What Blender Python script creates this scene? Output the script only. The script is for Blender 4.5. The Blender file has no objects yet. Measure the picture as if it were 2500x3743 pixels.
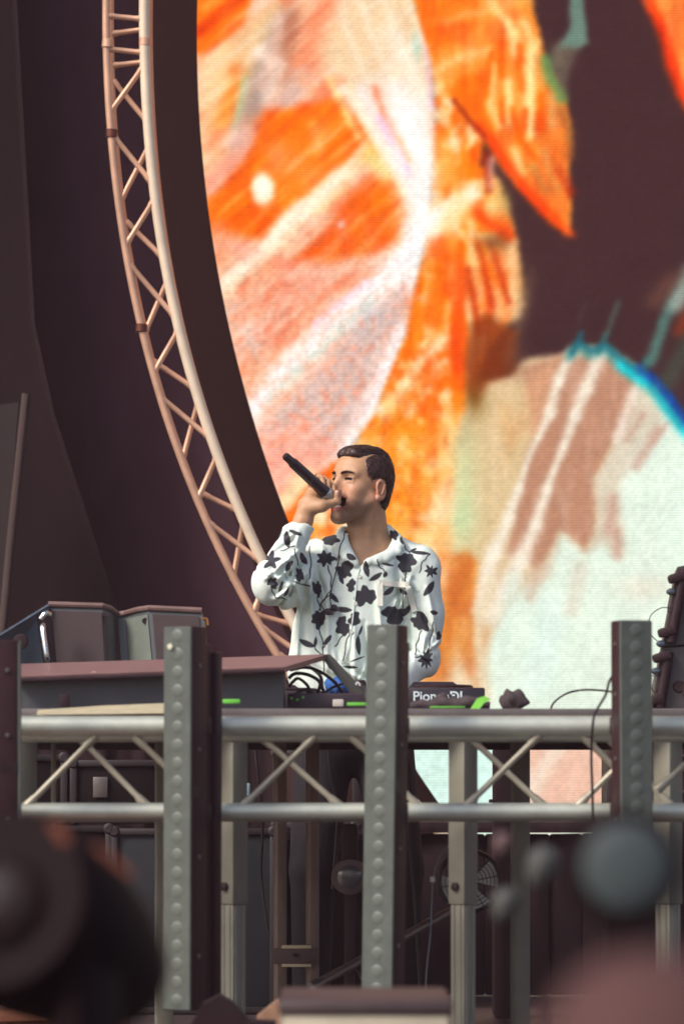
import bpy, bmesh, math, random
import numpy as np
from mathutils import Vector, Matrix

# ------------------------------------------------------------------ camera, sky, sun, exposure
scene = bpy.context.scene
random.seed(7)
F = 14196.0          # focal length in photograph pixels
ZC = 0.735           # lens height above the stage floor
HZ = 2900.0          # row of the horizon in the photograph


def W(px, py, d):
    """point of the stage at distance d that shows at photograph position (px, py)"""
    return Vector(((px - 1250.0) / F * d, d, ZC + (HZ - py) / F * d))


cam_data = bpy.data.cameras.new('camera')
cam = bpy.data.objects.new('camera', cam_data)
scene.collection.objects.link(cam)
scene.camera = cam
cam.location = (0, 0, ZC)
cam.rotation_euler = (math.radians(90), 0, 0)
cam_data.sensor_fit = 'VERTICAL'
cam_data.sensor_height = 36.0
cam_data.lens = F / 3743.0 * 36.0
cam_data.shift_y = (HZ - 1871.5) / 3743.0
cam_data.clip_end = 3000
cam_data.dof.use_dof = True
cam_data.dof.focus_distance = 12.5
cam_data.dof.aperture_fstop = 4.5

SUN_EL, SUN_AZ = 43.0, -54.0      # elevation; azimuth left of the lens axis, in front of the stage
world = bpy.data.worlds.new('World')
scene.world = world
world.use_nodes = True
wn = world.node_tree
bg = wn.nodes['Background']
sky = wn.nodes.new('ShaderNodeTexSky')
sky.sky_type = 'NISHITA'
sky.sun_disc = False
sky.sun_elevation = math.radians(SUN_EL)
sky.sun_rotation = math.radians(180 + SUN_AZ * -1)
sky.dust_density = 3.0
wn.links.new(sky.outputs[0], bg.inputs[0])
bg.inputs[1].default_value = 0.15

sun_data = bpy.data.lights.new('sun', 'SUN')
sun_data.energy = 2.5
sun_data.angle = math.radians(16)
sun_data.color = (1.0, 0.96, 0.90)
sun = bpy.data.objects.new('sun', sun_data)
scene.collection.objects.link(sun)
el, az = math.radians(SUN_EL), math.radians(SUN_AZ)
sd = Vector((math.sin(az) * math.cos(el), -math.cos(az) * math.cos(el), math.sin(el)))
sun.rotation_euler = sd.to_track_quat('Z', 'Y').to_euler()

scene.view_settings.view_transform = 'Standard'
scene.view_settings.look = 'None'
scene.view_settings.exposure = 0.35
scene.view_settings.gamma = 1.0
scene.view_settings.use_curve_mapping = False
scene.render.engine = 'CYCLES'
scene.cycles.max_bounces = 5

# ------------------------------------------------------------------ helpers
COL = scene.collection
WLOC = {}


def S(r, g, b):
    def f(c):
        c /= 255.0
        return c / 12.92 if c <= 0.04045 else ((c + 0.055) / 1.055) ** 2.4
    return (f(r), f(g), f(b), 1.0)


MATS = {}


def mat(name, col, rough=0.6, metal=0.0, var=0.18, scale=14.0, bump=0.0, bscale=60.0, spec=0.5, stretch=(1, 1, 1), col2=None):
    """principled material whose colour, gloss and relief vary with noise"""
    if name in MATS:
        return MATS[name]
    m = bpy.data.materials.new(name)
    m.use_nodes = True
    nt = m.node_tree
    p = nt.nodes['Principled BSDF']
    p.inputs['Roughness'].default_value = rough
    p.inputs['Metallic'].default_value = metal
    p.inputs['Specular IOR Level'].default_value = spec
    tc = nt.nodes.new('ShaderNodeTexCoord')
    mp = nt.nodes.new('ShaderNodeMapping')
    mp.inputs['Scale'].default_value = stretch
    nt.links.new(tc.outputs['Object'], mp.inputs['Vector'])
    nz = nt.nodes.new('ShaderNodeTexNoise')
    nz.inputs['Scale'].default_value = scale
    nz.inputs['Detail'].default_value = 6.0
    nz.inputs['Roughness'].default_value = 0.65
    nt.links.new(mp.outputs[0], nz.inputs['Vector'])
    rmp = nt.nodes.new('ShaderNodeValToRGB')
    c = col
    e0, e1 = rmp.color_ramp.elements
    e0.position, e1.position = 0.32, 0.68
    if col2 is None:
        e0.color = (c[0] * (1 - var), c[1] * (1 - var), c[2] * (1 - var), 1)
        e1.color = (min(1, c[0] * (1 + var)), min(1, c[1] * (1 + var)), min(1, c[2] * (1 + var)), 1)
    else:
        e0.color = c
        e1.color = col2
    nt.links.new(nz.outputs['Fac'], rmp.inputs['Fac'])
    nt.links.new(rmp.outputs['Color'], p.inputs['Base Color'])
    mr = nt.nodes.new('ShaderNodeMapRange')
    mr.inputs['To Min'].default_value = max(0.02, rough - 0.12)
    mr.inputs['To Max'].default_value = min(1.0, rough + 0.12)
    nt.links.new(nz.outputs['Fac'], mr.inputs['Value'])
    nt.links.new(mr.outputs[0], p.inputs['Roughness'])
    if bump > 0:
        n2 = nt.nodes.new('ShaderNodeTexNoise')
        n2.inputs['Scale'].default_value = bscale
        n2.inputs['Detail'].default_value = 4.0
        nt.links.new(mp.outputs[0], n2.inputs['Vector'])
        bp = nt.nodes.new('ShaderNodeBump')
        bp.inputs['Strength'].default_value = bump
        bp.inputs['Distance'].default_value = 0.004
        nt.links.new(n2.outputs['Fac'], bp.inputs['Height'])
        nt.links.new(bp.outputs[0], p.inputs['Normal'])
    MATS[name] = m
    return m


def vcol_mat(name, rough=0.6, bump=0.0, bscale=200.0, sss=0.0, var=0.06, scale=60.0, spec=0.4, stretch=(1, 1, 1), wrinkle=0.0):
    """principled material coloured by the mesh's own colour attribute (prints, skin), times a fine noise"""
    m = bpy.data.materials.new(name)
    m.use_nodes = True
    nt = m.node_tree
    p = nt.nodes['Principled BSDF']
    p.inputs['Roughness'].default_value = rough
    p.inputs['Specular IOR Level'].default_value = spec
    at = nt.nodes.new('ShaderNodeAttribute')
    at.attribute_name = 'Col'
    tc = nt.nodes.new('ShaderNodeTexCoord')
    mp = nt.nodes.new('ShaderNodeMapping')
    mp.inputs['Scale'].default_value = stretch
    nt.links.new(tc.outputs['Object'], mp.inputs['Vector'])
    nz = nt.nodes.new('ShaderNodeTexNoise')
    nz.inputs['Scale'].default_value = scale
    nz.inputs['Detail'].default_value = 5.0
    nt.links.new(mp.outputs[0], nz.inputs['Vector'])
    mr = nt.nodes.new('ShaderNodeMapRange')
    mr.inputs['From Min'].default_value = 0.3
    mr.inputs['From Max'].default_value = 0.7
    mr.inputs['To Min'].default_value = 1 - var
    mr.inputs['To Max'].default_value = 1 + var
    nt.links.new(nz.outputs['Fac'], mr.inputs['Value'])
    mx = nt.nodes.new('ShaderNodeVectorMath')
    mx.operation = 'SCALE'
    nt.links.new(at.outputs['Color'], mx.inputs[0])
    nt.links.new(mr.outputs[0], mx.inputs['Scale'])
    nt.links.new(mx.outputs[0], p.inputs['Base Color'])
    if sss > 0:
        p.inputs['Subsurface Weight'].default_value = sss
        p.inputs['Subsurface Radius'].default_value = (1.0, 0.35, 0.2)
        p.inputs['Subsurface Scale'].default_value = 0.006
    if bump > 0:
        n2 = nt.nodes.new('ShaderNodeTexNoise')
        n2.inputs['Scale'].default_value = bscale
        n2.inputs['Detail'].default_value = 3.0
        nt.links.new(mp.outputs[0], n2.inputs['Vector'])
        bp = nt.nodes.new('ShaderNodeBump')
        bp.inputs['Strength'].default_value = bump
        bp.inputs['Distance'].default_value = 0.003
        nt.links.new(n2.outputs['Fac'], bp.inputs['Height'])
        nt.links.new(bp.outputs[0], p.inputs['Normal'])
    return m


def tag(o, label=None, cat=None, group=None, kind=None):
    if label: o['label'] = label
    if cat: o['category'] = cat
    if group: o['group'] = group
    if kind: o['kind'] = kind
    return o


def empty(name, loc, label, cat, group=None):
    o = bpy.data.objects.new(name, None)
    o.empty_display_size = 0.1
    o.location = loc
    COL.objects.link(o)
    WLOC[o] = Vector(loc)
    return tag(o, label, cat, group)


def link(o, wloc, parent=None):
    wloc = Vector(wloc)
    COL.objects.link(o)
    WLOC[o] = wloc
    if parent is not None:
        o.parent = parent
        o.location = wloc - WLOC[parent]
    else:
        o.location = wloc
    return o


class MB:
    """collects world-space shapes, then links them as ONE mesh object"""

    def __init__(s):
        s.bm = bmesh.new()

    def _add(s, vs, fs):
        v = [s.bm.verts.new(p) for p in vs]
        for f in fs:
            try:
                s.bm.faces.new([v[i] for i in f])
            except ValueError:
                pass
        return v

    def box(s, c, size, rot=None, bev=0.0, seg=2):
        t = bmesh.new()
        bmesh.ops.create_cube(t, size=1.0)
        for v in t.verts:
            v.co = Vector((v.co.x * size[0], v.co.y * size[1], v.co.z * size[2]))
        if bev > 0:
            bmesh.ops.bevel(t, geom=list(t.edges), offset=bev, segments=seg, profile=0.5, affect='EDGES')
        c = Vector(c)
        pts = []
        for i, v in enumerate(t.verts):
            v.index = i
            q = v.co.copy()
            if rot is not None:
                q = rot @ q
            pts.append(q + c)
        fs = [[v.index for v in f.verts] for f in t.faces]
        t.free()
        s._add(pts, fs)
        return s

    def hull8(s, p):
        """box from 8 corners: front quad 0-3 (counter-clockwise seen from camera), back quad 4-7"""
        s._add(p, [(0, 1, 2, 3), (7, 6, 5, 4), (0, 4, 5, 1), (1, 5, 6, 2), (2, 6, 7, 3), (3, 7, 4, 0)])
        return s

    def slab(s, poly, vec):
        """planar polygon given thickness along vec"""
        n = len(poly)
        vec = Vector(vec)
        a = [Vector(p) for p in poly]
        b = [p + vec for p in a]
        fs = [list(range(n)), list(range(2 * n - 1, n - 1, -1))]
        for i in range(n):
            j = (i + 1) % n
            fs.append([j, i, n + i, n + j])
        s._add(a + b, fs)
        return s

    def tube(s, pts, r, n=10, caps=True):
        pts = [Vector(p) for p in pts]
        m = len(pts)
        rr = r if isinstance(r, (list, tuple)) else [r] * m
        up = None
        rings = []
        for i in range(m):
            t = (pts[min(i + 1, m - 1)] - pts[max(i - 1, 0)])
            if t.length < 1e-9:
                t = Vector((0, 0, 1))
            t.normalize()
            if up is None:
                a = Vector((0, 0, 1)) if abs(t.z) < 0.9 else Vector((1, 0, 0))
                up = (a - t * a.dot(t)).normalized()
            else:
                up = (up - t * up.dot(t))
                if up.length < 1e-6:
                    up = Vector((1, 0, 0))
                up.normalize()
            sd_ = t.cross(up)
            rings.append([s.bm.verts.new(pts[i] + (up * math.cos(2 * math.pi * k / n) + sd_ * math.sin(2 * math.pi * k / n)) * rr[i]) for k in range(n)])
        for i in range(m - 1):
            for k in range(n):
                k2 = (k + 1) % n
                s.bm.faces.new([rings[i][k], rings[i][k2], rings[i + 1][k2], rings[i + 1][k]])
        if caps:
            s.bm.faces.new(list(reversed(rings[0])))
            s.bm.faces.new(rings[-1])
        return s

    def lathe(s, prof, org, axis, n=24):
        """profile [(distance along axis, radius)] turned about axis"""
        axis = Vector(axis).normalized()
        org = Vector(org)
        a = Vector((0, 0, 1)) if abs(axis.z) < 0.9 else Vector((1, 0, 0))
        u = (a - axis * a.dot(axis)).normalized()
        w = axis.cross(u)
        rings = []
        for h, r in prof:
            rings.append([s.bm.verts.new(org + axis * h + (u * math.cos(2 * math.pi * k / n) + w * math.sin(2 * math.pi * k / n)) * max(r, 1e-4)) for k in range(n)])
        for i in range(len(rings) - 1):
            for k in range(n):
                k2 = (k + 1) % n
                s.bm.faces.new([rings[i][k], rings[i][k2], rings[i + 1][k2], rings[i + 1][k]])
        s.bm.faces.new(list(reversed(rings[0])))
        s.bm.faces.new(rings[-1])
        return s

    def mesh(s, name, m, angle=35):
        bmesh.ops.recalc_face_normals(s.bm, faces=list(s.bm.faces))
        me = bpy.data.meshes.new(name)
        n = len(s.bm.verts)
        c = Vector((0, 0, 0))
        for v in s.bm.verts:
            c += v.co
        c /= max(n, 1)
        for v in s.bm.verts:
            v.co -= c
        s.bm.to_mesh(me)
        s.bm.free()
        me.materials.append(m)
        me.polygons.foreach_set('use_smooth', [True] * len(me.polygons))
        me.set_sharp_from_angle(angle=math.radians(angle))
        return me, c

    def build(s, name, m, parent=None, angle=35):
        me, c = s.mesh(name, m, angle)
        return link(bpy.data.objects.new(name, me), c, parent)


def catmull(pts, n=8):
    pts = [Vector(p) for p in pts]
    out = []
    m = len(pts)
    for i in range(m - 1):
        p0, p1, p2, p3 = pts[max(i - 1, 0)], pts[i], pts[i + 1], pts[min(i + 2, m - 1)]
        for k in range(n):
            t = k / n
            out.append(0.5 * ((2 * p1) + (p2 - p0) * t + (2 * p0 - 5 * p1 + 4 * p2 - p3) * t * t + (-p0 + 3 * p1 - 3 * p2 + p3) * t ** 3))
    out.append(pts[-1])
    return out


def rz(a):
    return Matrix.Rotation(math.radians(a), 3, 'Z')


def np_mesh(name, V, Fq, m, cols=None, center=True):
    V = np.asarray(V, np.float32)
    c = V.mean(0) if center else np.zeros(3, np.float32)
    me = bpy.data.meshes.new(name)
    Fq = np.asarray(Fq, np.int32)
    k = Fq.shape[1]
    me.vertices.add(len(V))
    me.vertices.foreach_set('co', (V - c).ravel())
    me.loops.add(Fq.size)
    me.loops.foreach_set('vertex_index', Fq.ravel())
    me.polygons.add(len(Fq))
    me.polygons.foreach_set('loop_start', np.arange(0, Fq.size, k, dtype=np.int32))
    me.polygons.foreach_set('loop_total', np.full(len(Fq), k, np.int32))
    me.update(calc_edges=True)
    me.polygons.foreach_set('use_smooth', np.ones(len(Fq), bool))
    if cols is not None:
        a = me.color_attributes.new('Col', 'FLOAT_COLOR', 'POINT')
        cc = np.ones((len(V), 4), np.float32)
        cc[:, :3] = cols
        a.data.foreach_set('color', cc.ravel())
    me.materials.append(m)
    me.validate()
    return me, Vector([float(x) for x in c])


def srgb2lin(a):
    a = np.asarray(a, np.float32)
    return np.where(a <= 0.04045, a / 12.92, ((a + 0.055) / 1.055) ** 2.4)


# smooth value noise on numpy arrays
def _hash(ix, iy, seed):
    h = (ix * 374761393 + iy * 668265263 + seed * 1442695041) & 0x7fffffff
    h = ((h ^ (h >> 13)) * 1274126177) & 0x7fffffff
    return ((h ^ (h >> 16)) & 0xffff) / 65535.0


def vnoise(x, y, seed=0):
    x = np.asarray(x, np.float64); y = np.asarray(y, np.float64)
    ix = np.floor(x).astype(np.int64); iy = np.floor(y).astype(np.int64)
    fx = x - ix; fy = y - iy
    fx = fx * fx * (3 - 2 * fx); fy = fy * fy * (3 - 2 * fy)
    a = _hash(ix, iy, seed); b = _hash(ix + 1, iy, seed)
    c = _hash(ix, iy + 1, seed); d = _hash(ix + 1, iy + 1, seed)
    return (a * (1 - fx) + b * fx) * (1 - fy) + (c * (1 - fx) + d * fx) * fy


def fbm(x, y, seed=0, octv=3):
    s = 0; a = 0.5; t = 0
    for k in range(octv):
        s = s + a * vnoise(x * 2 ** k, y * 2 ** k, seed + k * 17)
        t += a; a *= 0.5
    return s / t
# ------------------------------------------------------------------ the place: ground, stage, added shade roof, backdrop
BLACK = mat('black_cloth', S(38, 23, 26), 0.9, var=0.12, scale=3, bump=0.3, bscale=220, spec=0.2)
DRAPE = mat('backdrop_cloth', S(88, 61, 72), 0.92, var=0.22, scale=2.2, stretch=(1.0, 1.0, 0.35), bump=0.4, bscale=160, spec=0.15)
DRAPE2 = mat('wing_cloth', S(34, 22, 25), 0.92, var=0.18, scale=2.5, stretch=(1.0, 1.0, 0.35), bump=0.4, bscale=160, spec=0.15)
FLOOR = mat('stage_boards', S(58, 44, 44), 0.55, var=0.25, scale=5, bump=0.15, bscale=40, stretch=(1, 8, 1))
GROUND = mat('trodden_ground', S(72, 62, 54), 0.95, var=0.3, scale=1.3, bump=0.4, bscale=12)
ALU = mat('aluminium', S(190, 192, 178), 0.46, metal=0.55, var=0.07, scale=25, bump=0.03, bscale=300, stretch=(1, 1, 1))
ALU_ARCH = mat('aluminium_orange_lit', S(204, 158, 130), 0.42, metal=0.3, var=0.16, scale=9)  # orange light of the screen put into the metal's base colour
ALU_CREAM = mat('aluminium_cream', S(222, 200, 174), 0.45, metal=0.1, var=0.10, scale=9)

V = 2500.0 / 1568.0


def WV(x, y, d):
    return W(x * V, y * V, d)


m = MB(); m.box((0, 10, -1.06), (160, 160, 0.1))
tag(m.build('ground', GROUND), kind='structure')
stage_front = 2.6
m = MB()
x = -7.0
while x < 7.0:
    m.box((x + 0.61, (stage_front + 18.5) / 2, -0.06), (1.214, 18.5 - stage_front, 0.12), bev=0.004, seg=1)
    x += 1.22
tag(m.build('stage_floor', FLOOR), kind='structure')
m = MB(); m.box((0, stage_front + 0.06, -0.57), (14.0, 0.06, 0.9))
tag(m.build('stage_skirt', BLACK), kind='structure')

SHADE_CLOTH = mat('shade_cloth', S(40, 30, 32), 0.9, var=0.1)
m = MB()
m.box((0, 16.4, 10.2), (22, 5.4, 0.2))  # unseen slab, added and sized to shade the stage interior
tag(m.build('unseen_shade_roof', SHADE_CLOTH), kind='structure')


def curtain(name, xs0, xs1, z0, z1, y, amp, wl, material, edge=None, n=220, nz=26, seed=1):
    """hanging cloth with soft irregular folds; edge(z) moves the right border"""
    xs = np.linspace(0, 1, n)
    zs = np.linspace(z0, z1, nz)
    P = np.zeros((2, nz, n, 3))
    for i, z in enumerate(zs):
        xr = xs1 if edge is None else edge(z)
        xx = xs0 + (xr - xs0) * xs
        f = np.sin(xx / wl * 6.283 + 1.7 * np.sin(xx * 1.3 + seed)) * 0.6 + np.sin(xx / wl * 15.1 + z * 0.35 + seed) * 0.3
        P[0, i, :, 0] = xx; P[0, i, :, 1] = y + amp * f; P[0, i, :, 2] = z
        P[1, i] = P[0, i]; P[1, i, :, 1] += 0.02
    idx = np.arange(2 * nz * n).reshape(2, nz, n)
    Q = []
    a = idx[0]; b = idx[1]
    Q.append(np.stack([a[:-1, :-1], a[:-1, 1:], a[1:, 1:], a[1:, :-1]], -1).reshape(-1, 4))
    Q.append(np.stack([b[:-1, :-1], b[1:, :-1], b[1:, 1:], b[:-1, 1:]], -1).reshape(-1, 4))
    for e in (0, n - 1):
        Q.append(np.stack([a[:-1, e], a[1:, e], b[1:, e], b[:-1, e]], -1))
    me, c = np_mesh(name, P.reshape(-1, 3), np.concatenate(Q), material)
    return link(bpy.data.objects.new(name, me), c)


o = curtain('backdrop_curtain', -7.3, 7.3, 0.0, 10.0, 17.2, 0.02, 0.85, DRAPE)
tag(o, 'dark plum backdrop curtain hanging behind the curved truss', 'curtain')
zt = lambda py, d=16.6: ZC + (HZ - py) / F * d
e_lo, e_hi = W(425, 2210, 16.6), W(135, 1310, 16.6)


def edge_wing(z):
    t = (z - e_lo.z) / (e_hi.z - e_lo.z)
    xx = e_lo.x + (e_hi.x - e_lo.x) * t
    if t > 1:
        xx = e_hi.x - 0.055 * (z - e_hi.z)
    return max(xx, -2.0)


o = curtain('wing_curtain', -6.5, -1, 0.0, 9.8, 16.6, 0.014, 0.7, DRAPE2, edge=edge_wing, seed=4)
tag(o, 'darker drape with a slanting edge at the far left', 'curtain')
for sx in (-1, 1):
    m = MB(); m.box((sx * 7.4, 16.9, 5.0), (0.08, 2.6, 10.0))  # out of view, added so that light enters only from the front
    o = m.build('unseen_side_curtain', SHADE_CLOTH)
    tag(o, 'unseen black side curtain added to shade the %s wing of the stage' % ('left' if sx < 0 else 'right'), 'curtain')

BROWN = mat('brown_pole', S(64, 46, 42), 0.75, var=0.15)
m = MB(); m.tube([W(98, 1440, 16.0), W(40, 2000, 16.0), W(-44, 2900, 16.0), W(-60, 3080, 16.0) * 1.0], 0.019)
o = m.build('leaning_pole', BROWN)
tag(o, 'thin brownish pole leaning at the left picture edge', 'pole')
m = MB(); m.slab([W(-160, 1500, 16.2), W(70, 1470, 16.2), W(30, 2000, 16.2), W(-60, 2750, 16.2), W(-260, 2750, 16.2)], (0, 0.04, 0))
o = m.build('scenery_flat', mat('flat_brown', S(40, 28, 27), 0.85, var=0.15))
tag(o, 'brown scenery flat behind the leaning pole at the left edge', 'flat')

# ------------------------------------------------------------------ big round video screen
SD = 15.6
CX, CY, RR = 3532.0, 80.0, 3080.0        # circle of the screen in the same units as the picture drawn on it


def art(x, y):
    """colours of the picture on the screen, x and y in its own units; it repeats mirrored further out"""
    x = np.where(x > 1620, 440 + np.abs((x - 440) % (2 * 1180) - 1180) * -1 + 1180, x)
    y = np.where((y < -60) | (y > 1960), -60 + 2020 - np.abs((y + 60) % (2 * 2020) - 2020), y)
    shp = x.shape
    img = np.zeros(shp + (3,), np.float64)
    wx = x + 5 * (vnoise(x / 80, y / 80, 3) - 0.5) * 2 + 2.5 * (vnoise(x / 9, y / 9, 4) - 0.5) * 2
    wy = y + 5 * (vnoise(x / 80, y / 80, 9) - 0.5) * 2 + 2.5 * (vnoise(x / 9, y / 9, 10) - 0.5) * 2

    def mix(c, a):
        a = np.clip(a, 0, 1)[..., None]
        img[...] = img * (1 - a) + np.array(c, np.float64) * a

    def sstep(e0, e1, v):
        t = np.clip((v - e0) / (e1 - e0), 0, 1)
        return t * t * (3 - 2 * t)

    def poly(pts, c, a=1.0, soft=10.0, warp=True, tex=0.0, ts=20.0, seed=5):
        px, py = (wx, wy) if warp else (x, y)
        n = len(pts)
        d = np.full(shp, 1e9)
        ins = np.zeros(shp, bool)
        for i in range(n):
            ax, ay = pts[i]; bx, by = pts[(i + 1) % n]
            ex, ey = bx - ax, by - ay
            t = np.clip(((px - ax) * ex + (py - ay) * ey) / (ex * ex + ey * ey + 1e-9), 0, 1)
            d = np.minimum(d, np.hypot(px - ax - t * ex, py - ay - t * ey))
            cnd = ((ay > py) != (by > py)) & (px < (bx - ax) * (py - ay) / (by - ay + 1e-12) + ax)
            ins ^= cnd
        sd_ = np.where(ins, d, -d)
        al = sstep(-soft, soft, sd_) * a
        if tex > 0:
            al = al * (1 - tex + tex * sstep(0.3, 0.7, fbm(x / ts, y / ts, seed)))
        mix(c, al)

    def line(pts, w, c, a=1.0, w2=None, warp=True, tex=0.0, ts=16.0, seed=8):
        px, py = (wx, wy) if warp else (x, y)
        best = np.zeros(shp)
        n = len(pts) - 1
        for i in range(n):
            ax, ay = pts[i]; bx, by = pts[i + 1]
            ex, ey = bx - ax, by - ay
            t = np.clip(((px - ax) * ex + (py - ay) * ey) / (ex * ex + ey * ey + 1e-9), 0, 1)
            d = np.hypot(px - ax - t * ex, py - ay - t * ey)
            ww = w if w2 is None else w + (w2 - w) * ((i + t) / n)
            best = np.maximum(best, np.exp(-(d / (ww * 1.02)) ** 2.4))
        al = best * a
        if tex > 0:
            al = al * (1 - tex + tex * sstep(0.3, 0.7, fbm(x / ts, y / ts, seed)))
        mix(c, al)

    def ell(cx, cy, rx, ry, c, a=1.0, p=2.0, ang=0.0):
        ca, sa = math.cos(math.radians(ang)), math.sin(math.radians(ang))
        u = ((wx - cx) * ca + (wy - cy) * sa) / rx
        v = (-(wx - cx) * sa + (wy - cy) * ca) / ry
        mix(c, a * np.exp(-(u * u + v * v) ** (p / 2)))

    dark = (64, 40, 42)
    mix(dark, np.ones(shp))
    # ---- right: tan and mint dome under the dark sky of the clip
    K = lambda cx, cy: ((1500 + cx / 1.568) / V, (900 + cy / 1.568) / V)
    KL = lambda *p: [K(*q) for q in p]
    dome = KL((380, 980), (330, 800), (560, 740), (650, 650), (880, 605), (975, 560), (1120, 560), (1360, 740), (1570, 1010), (1900, 1500), (2300, 2400), (2300, 3900), (-800, 3900), (-400, 2200), (100, 1500))
    poly(dome, (206, 178, 142), soft=9)
    poly(KL((640, 700), (880, 620), (1150, 640), (1300, 800), (1200, 1060), (1100, 1250), (1055, 1330), (1060, 1450), (1040, 1640), (1000, 1740), (870, 1620), (740, 1860), (560, 1760), (640, 1300), (700, 1000)), (176, 130, 106), 0.97, 10)
    poly(KL((640, 740), (860, 640), (820, 900), (720, 1080), (640, 1100)), (200, 150, 116), 0.8, 24)
    # pale translucent strip, then mint white
    poly(KL((1300, 800), (1480, 920), (1700, 1160), (1700, 2600), (1000, 2600), (560, 2600), (500, 2300), (700, 1880), (760, 1840), (880, 1640), (1000, 1760), (1045, 1640), (1065, 1450), (1060, 1330), (1110, 1250), (1210, 1060)), (206, 196, 176), 0.97, 12)
    poly(KL((1500, 940), (2300, 1500), (2300, 3900), (300, 3900), (330, 2500), (560, 2060), (660, 1960), (800, 1900), (870, 1650), (1000, 1760), (1100, 1700), (1180, 1780), (1215, 1700), (1200, 1380), (1330, 1150)), (217, 230, 214), 0.97, 14)
    ell(*K(1500, 1500), 70, 150, (214, 228, 216), 0.5)
    ell(*K(1330, 1960), 60, 30, (222, 206, 188), 0.5)
    for a, b, w_ in (((1270, 930), (1190, 1080), 9), ((1420, 1040), (1300, 1260), 11), ((1330, 960), (1240, 1110), 7), ((1160, 1450), (1130, 1620), 14), ((1180, 1640), (1190, 1770), 13), ((1480, 1010), (1400, 1120), 7)):
        line(KL(a, b), w_, (190, 150, 132), 0.75)
    # cream left flank with faint green and orange
    poly(KL((200, 940), (480, 820), (640, 760), (660, 1000), (700, 1090), (640, 1330), (560, 1560), (440, 1860), (180, 1900), (160, 1300)), (208, 184, 142), 0.9, 20)
    ell(*K(300, 1350), 30, 110, (186, 204, 160), 0.7)
    ell(*K(280, 1560), 34, 60, (170, 206, 160), 0.6)
    ell(*K(600, 1060), 22, 60, (190, 140, 92), 0.6, ang=20)
    ell(*K(540, 980), 26, 70, (214, 170, 122), 0.5)
    # light streaks, pinched in the middle
    for P_, ws in ((((920, 600), (860, 760), (790, 950), (725, 1100), (660, 1290), (620, 1410), (560, 1560), (480, 1760), (420, 1900), (330, 2080)), (12, 12, 12, 7, 6, 10, 13, 17, 20, 22)),
                   (((1085, 620), (1010, 820), (940, 970), (870, 1140), (812, 1290), (780, 1400), (720, 1600), (640, 1800), (540, 1980), (460, 2120)), (16, 15, 14, 10, 7, 11, 15, 20, 24, 26))):
        for k_ in range(len(P_) - 1):
            line(KL(P_[k_], P_[k_ + 1]), ws[k_], (232, 222, 204), 0.9, ws[k_ + 1])
    line(KL((1290, 830), (1230, 970), (1180, 1100)), 11, (226, 214, 200), 0.8)
    # orange brown columns, lower left
    poly([(1000, 1280), (1070, 1262), (1098, 1290), (1080, 1400), (1096, 1500), (1076, 1560), (1010, 1580), (960, 1580), (970, 1400)], (206, 132, 58), 0.92, 12)
    line([(1105, 1440), (1085, 1600)], 16, (204, 138, 84), 0.7)
    ell(1050, 1560, 26, 56, (230, 216, 190), 0.9)
    ell(1000, 1590, 40, 30, (240, 190, 160), 0.8)
    line([(1118, 1330), (1095, 1470), (1110, 1600)], 15, (222, 206, 176), 0.8)
    for a, b, w_, c in (((1180, 1330), (1140, 1520), 22, (206, 222, 208)), ((1240, 1300), (1215, 1370), 14, (196, 164, 140)), ((1270, 1390), (1230, 1560), 40, (214, 232, 222)), ((1330, 1300), (1310, 1400), 20, (208, 196, 178))):
        line([a, b], w_, c, 0.6)
    # cyan and blue rim of the dome
    rim = KL((920, 600), (975, 545), (1040, 590), (1120, 560), (1220, 660), (1300, 720), (1400, 790), (1490, 900), (1580, 1010), (1750, 1240), (2000, 1600))
    line([(px - 3, py + 10) for px, py in rim[:6]], 13, (70, 138, 134), 0.8)
    line([(px - 4, py + 10) for px, py in rim[4:]], 14, (20, 200, 210), 0.95)
    line([(px + 5, py - 4) for px, py in rim[5:]], 10, (14, 76, 176), 0.95)
    line(rim[:6], 7, (24, 108, 124), 0.85)
    for a, b in (((930, 600), (985, 490)), ((1080, 600), (1125, 500)), ((1340, 720), (1350, 660))):
        line(KL(a, b), 7, (34, 106, 118), 0.7)
    # thin teal threads in the dark
    line([(1388, 772), (1418, 690)], 6, (84, 108, 96), 0.6)
    line([(1490, 830), (1520, 740), (1560, 650)], 13, (86, 132, 122), 0.8)
    line([(1548, 700), (1580, 620)], 20, (150, 160, 150), 0.85)
    line([(1500, 690), (1540, 640)], 22, (110, 74, 60), 0.55)
    line([(1556, 760), (1580, 720)], 16, (150, 60, 30), 0.6)
    line([(1530, 870), (1580, 790)], 24, (70, 84, 70), 0.6)
    line([(1328, 740), (1345, 690)], 4, (84, 80, 74), 0.35)

    # ---- left: the fan of warm light
    edge = [(946, -400), (946, 0), (985, 130), (996, 250), (992, 380), (976, 540), (932, 760), (852, 960), (790, 1045), (700, 1190), (560, 1400)]
    leftp = [(100, -400)] + edge + [(100, 1500)]
    band = [(1000, -400), (1190, -400), (1190, 20), (1230, 120), (1220, 300), (1150, 420), (1190, 560), (1200, 700), (1120, 800), (1085, 900), (1045, 960), (1030, 1090), (1030, 1280), (980, 1500), (560, 1500), (700, 1190)] + edge[::-1][2:]
    # warm speckled band between fan and dark
    poly(band, (240, 178, 96), soft=16)
    n1 = fbm(x / 20, y / 26, 21, 2)
    inb = np.zeros(shp)
    px_edge = np.interp(y, [p[1] for p in edge], [p[0] for p in edge])
    right_edge = np.interp(y, [-400, 0, 300, 420, 560, 700, 800, 900, 1000, 1100, 1300, 1500], [1180, 1180, 1200, 1120, 1180, 1180, 1100, 1070, 1035, 1030, 1020, 980])
    inb = sstep(-8, 8, x - px_edge) * sstep(-20, 20, right_edge - x)
    mix((252, 120, 14), inb * sstep(0.42, 0.76, n1) * 0.7 * sstep(1350, 1150, y))
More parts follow.
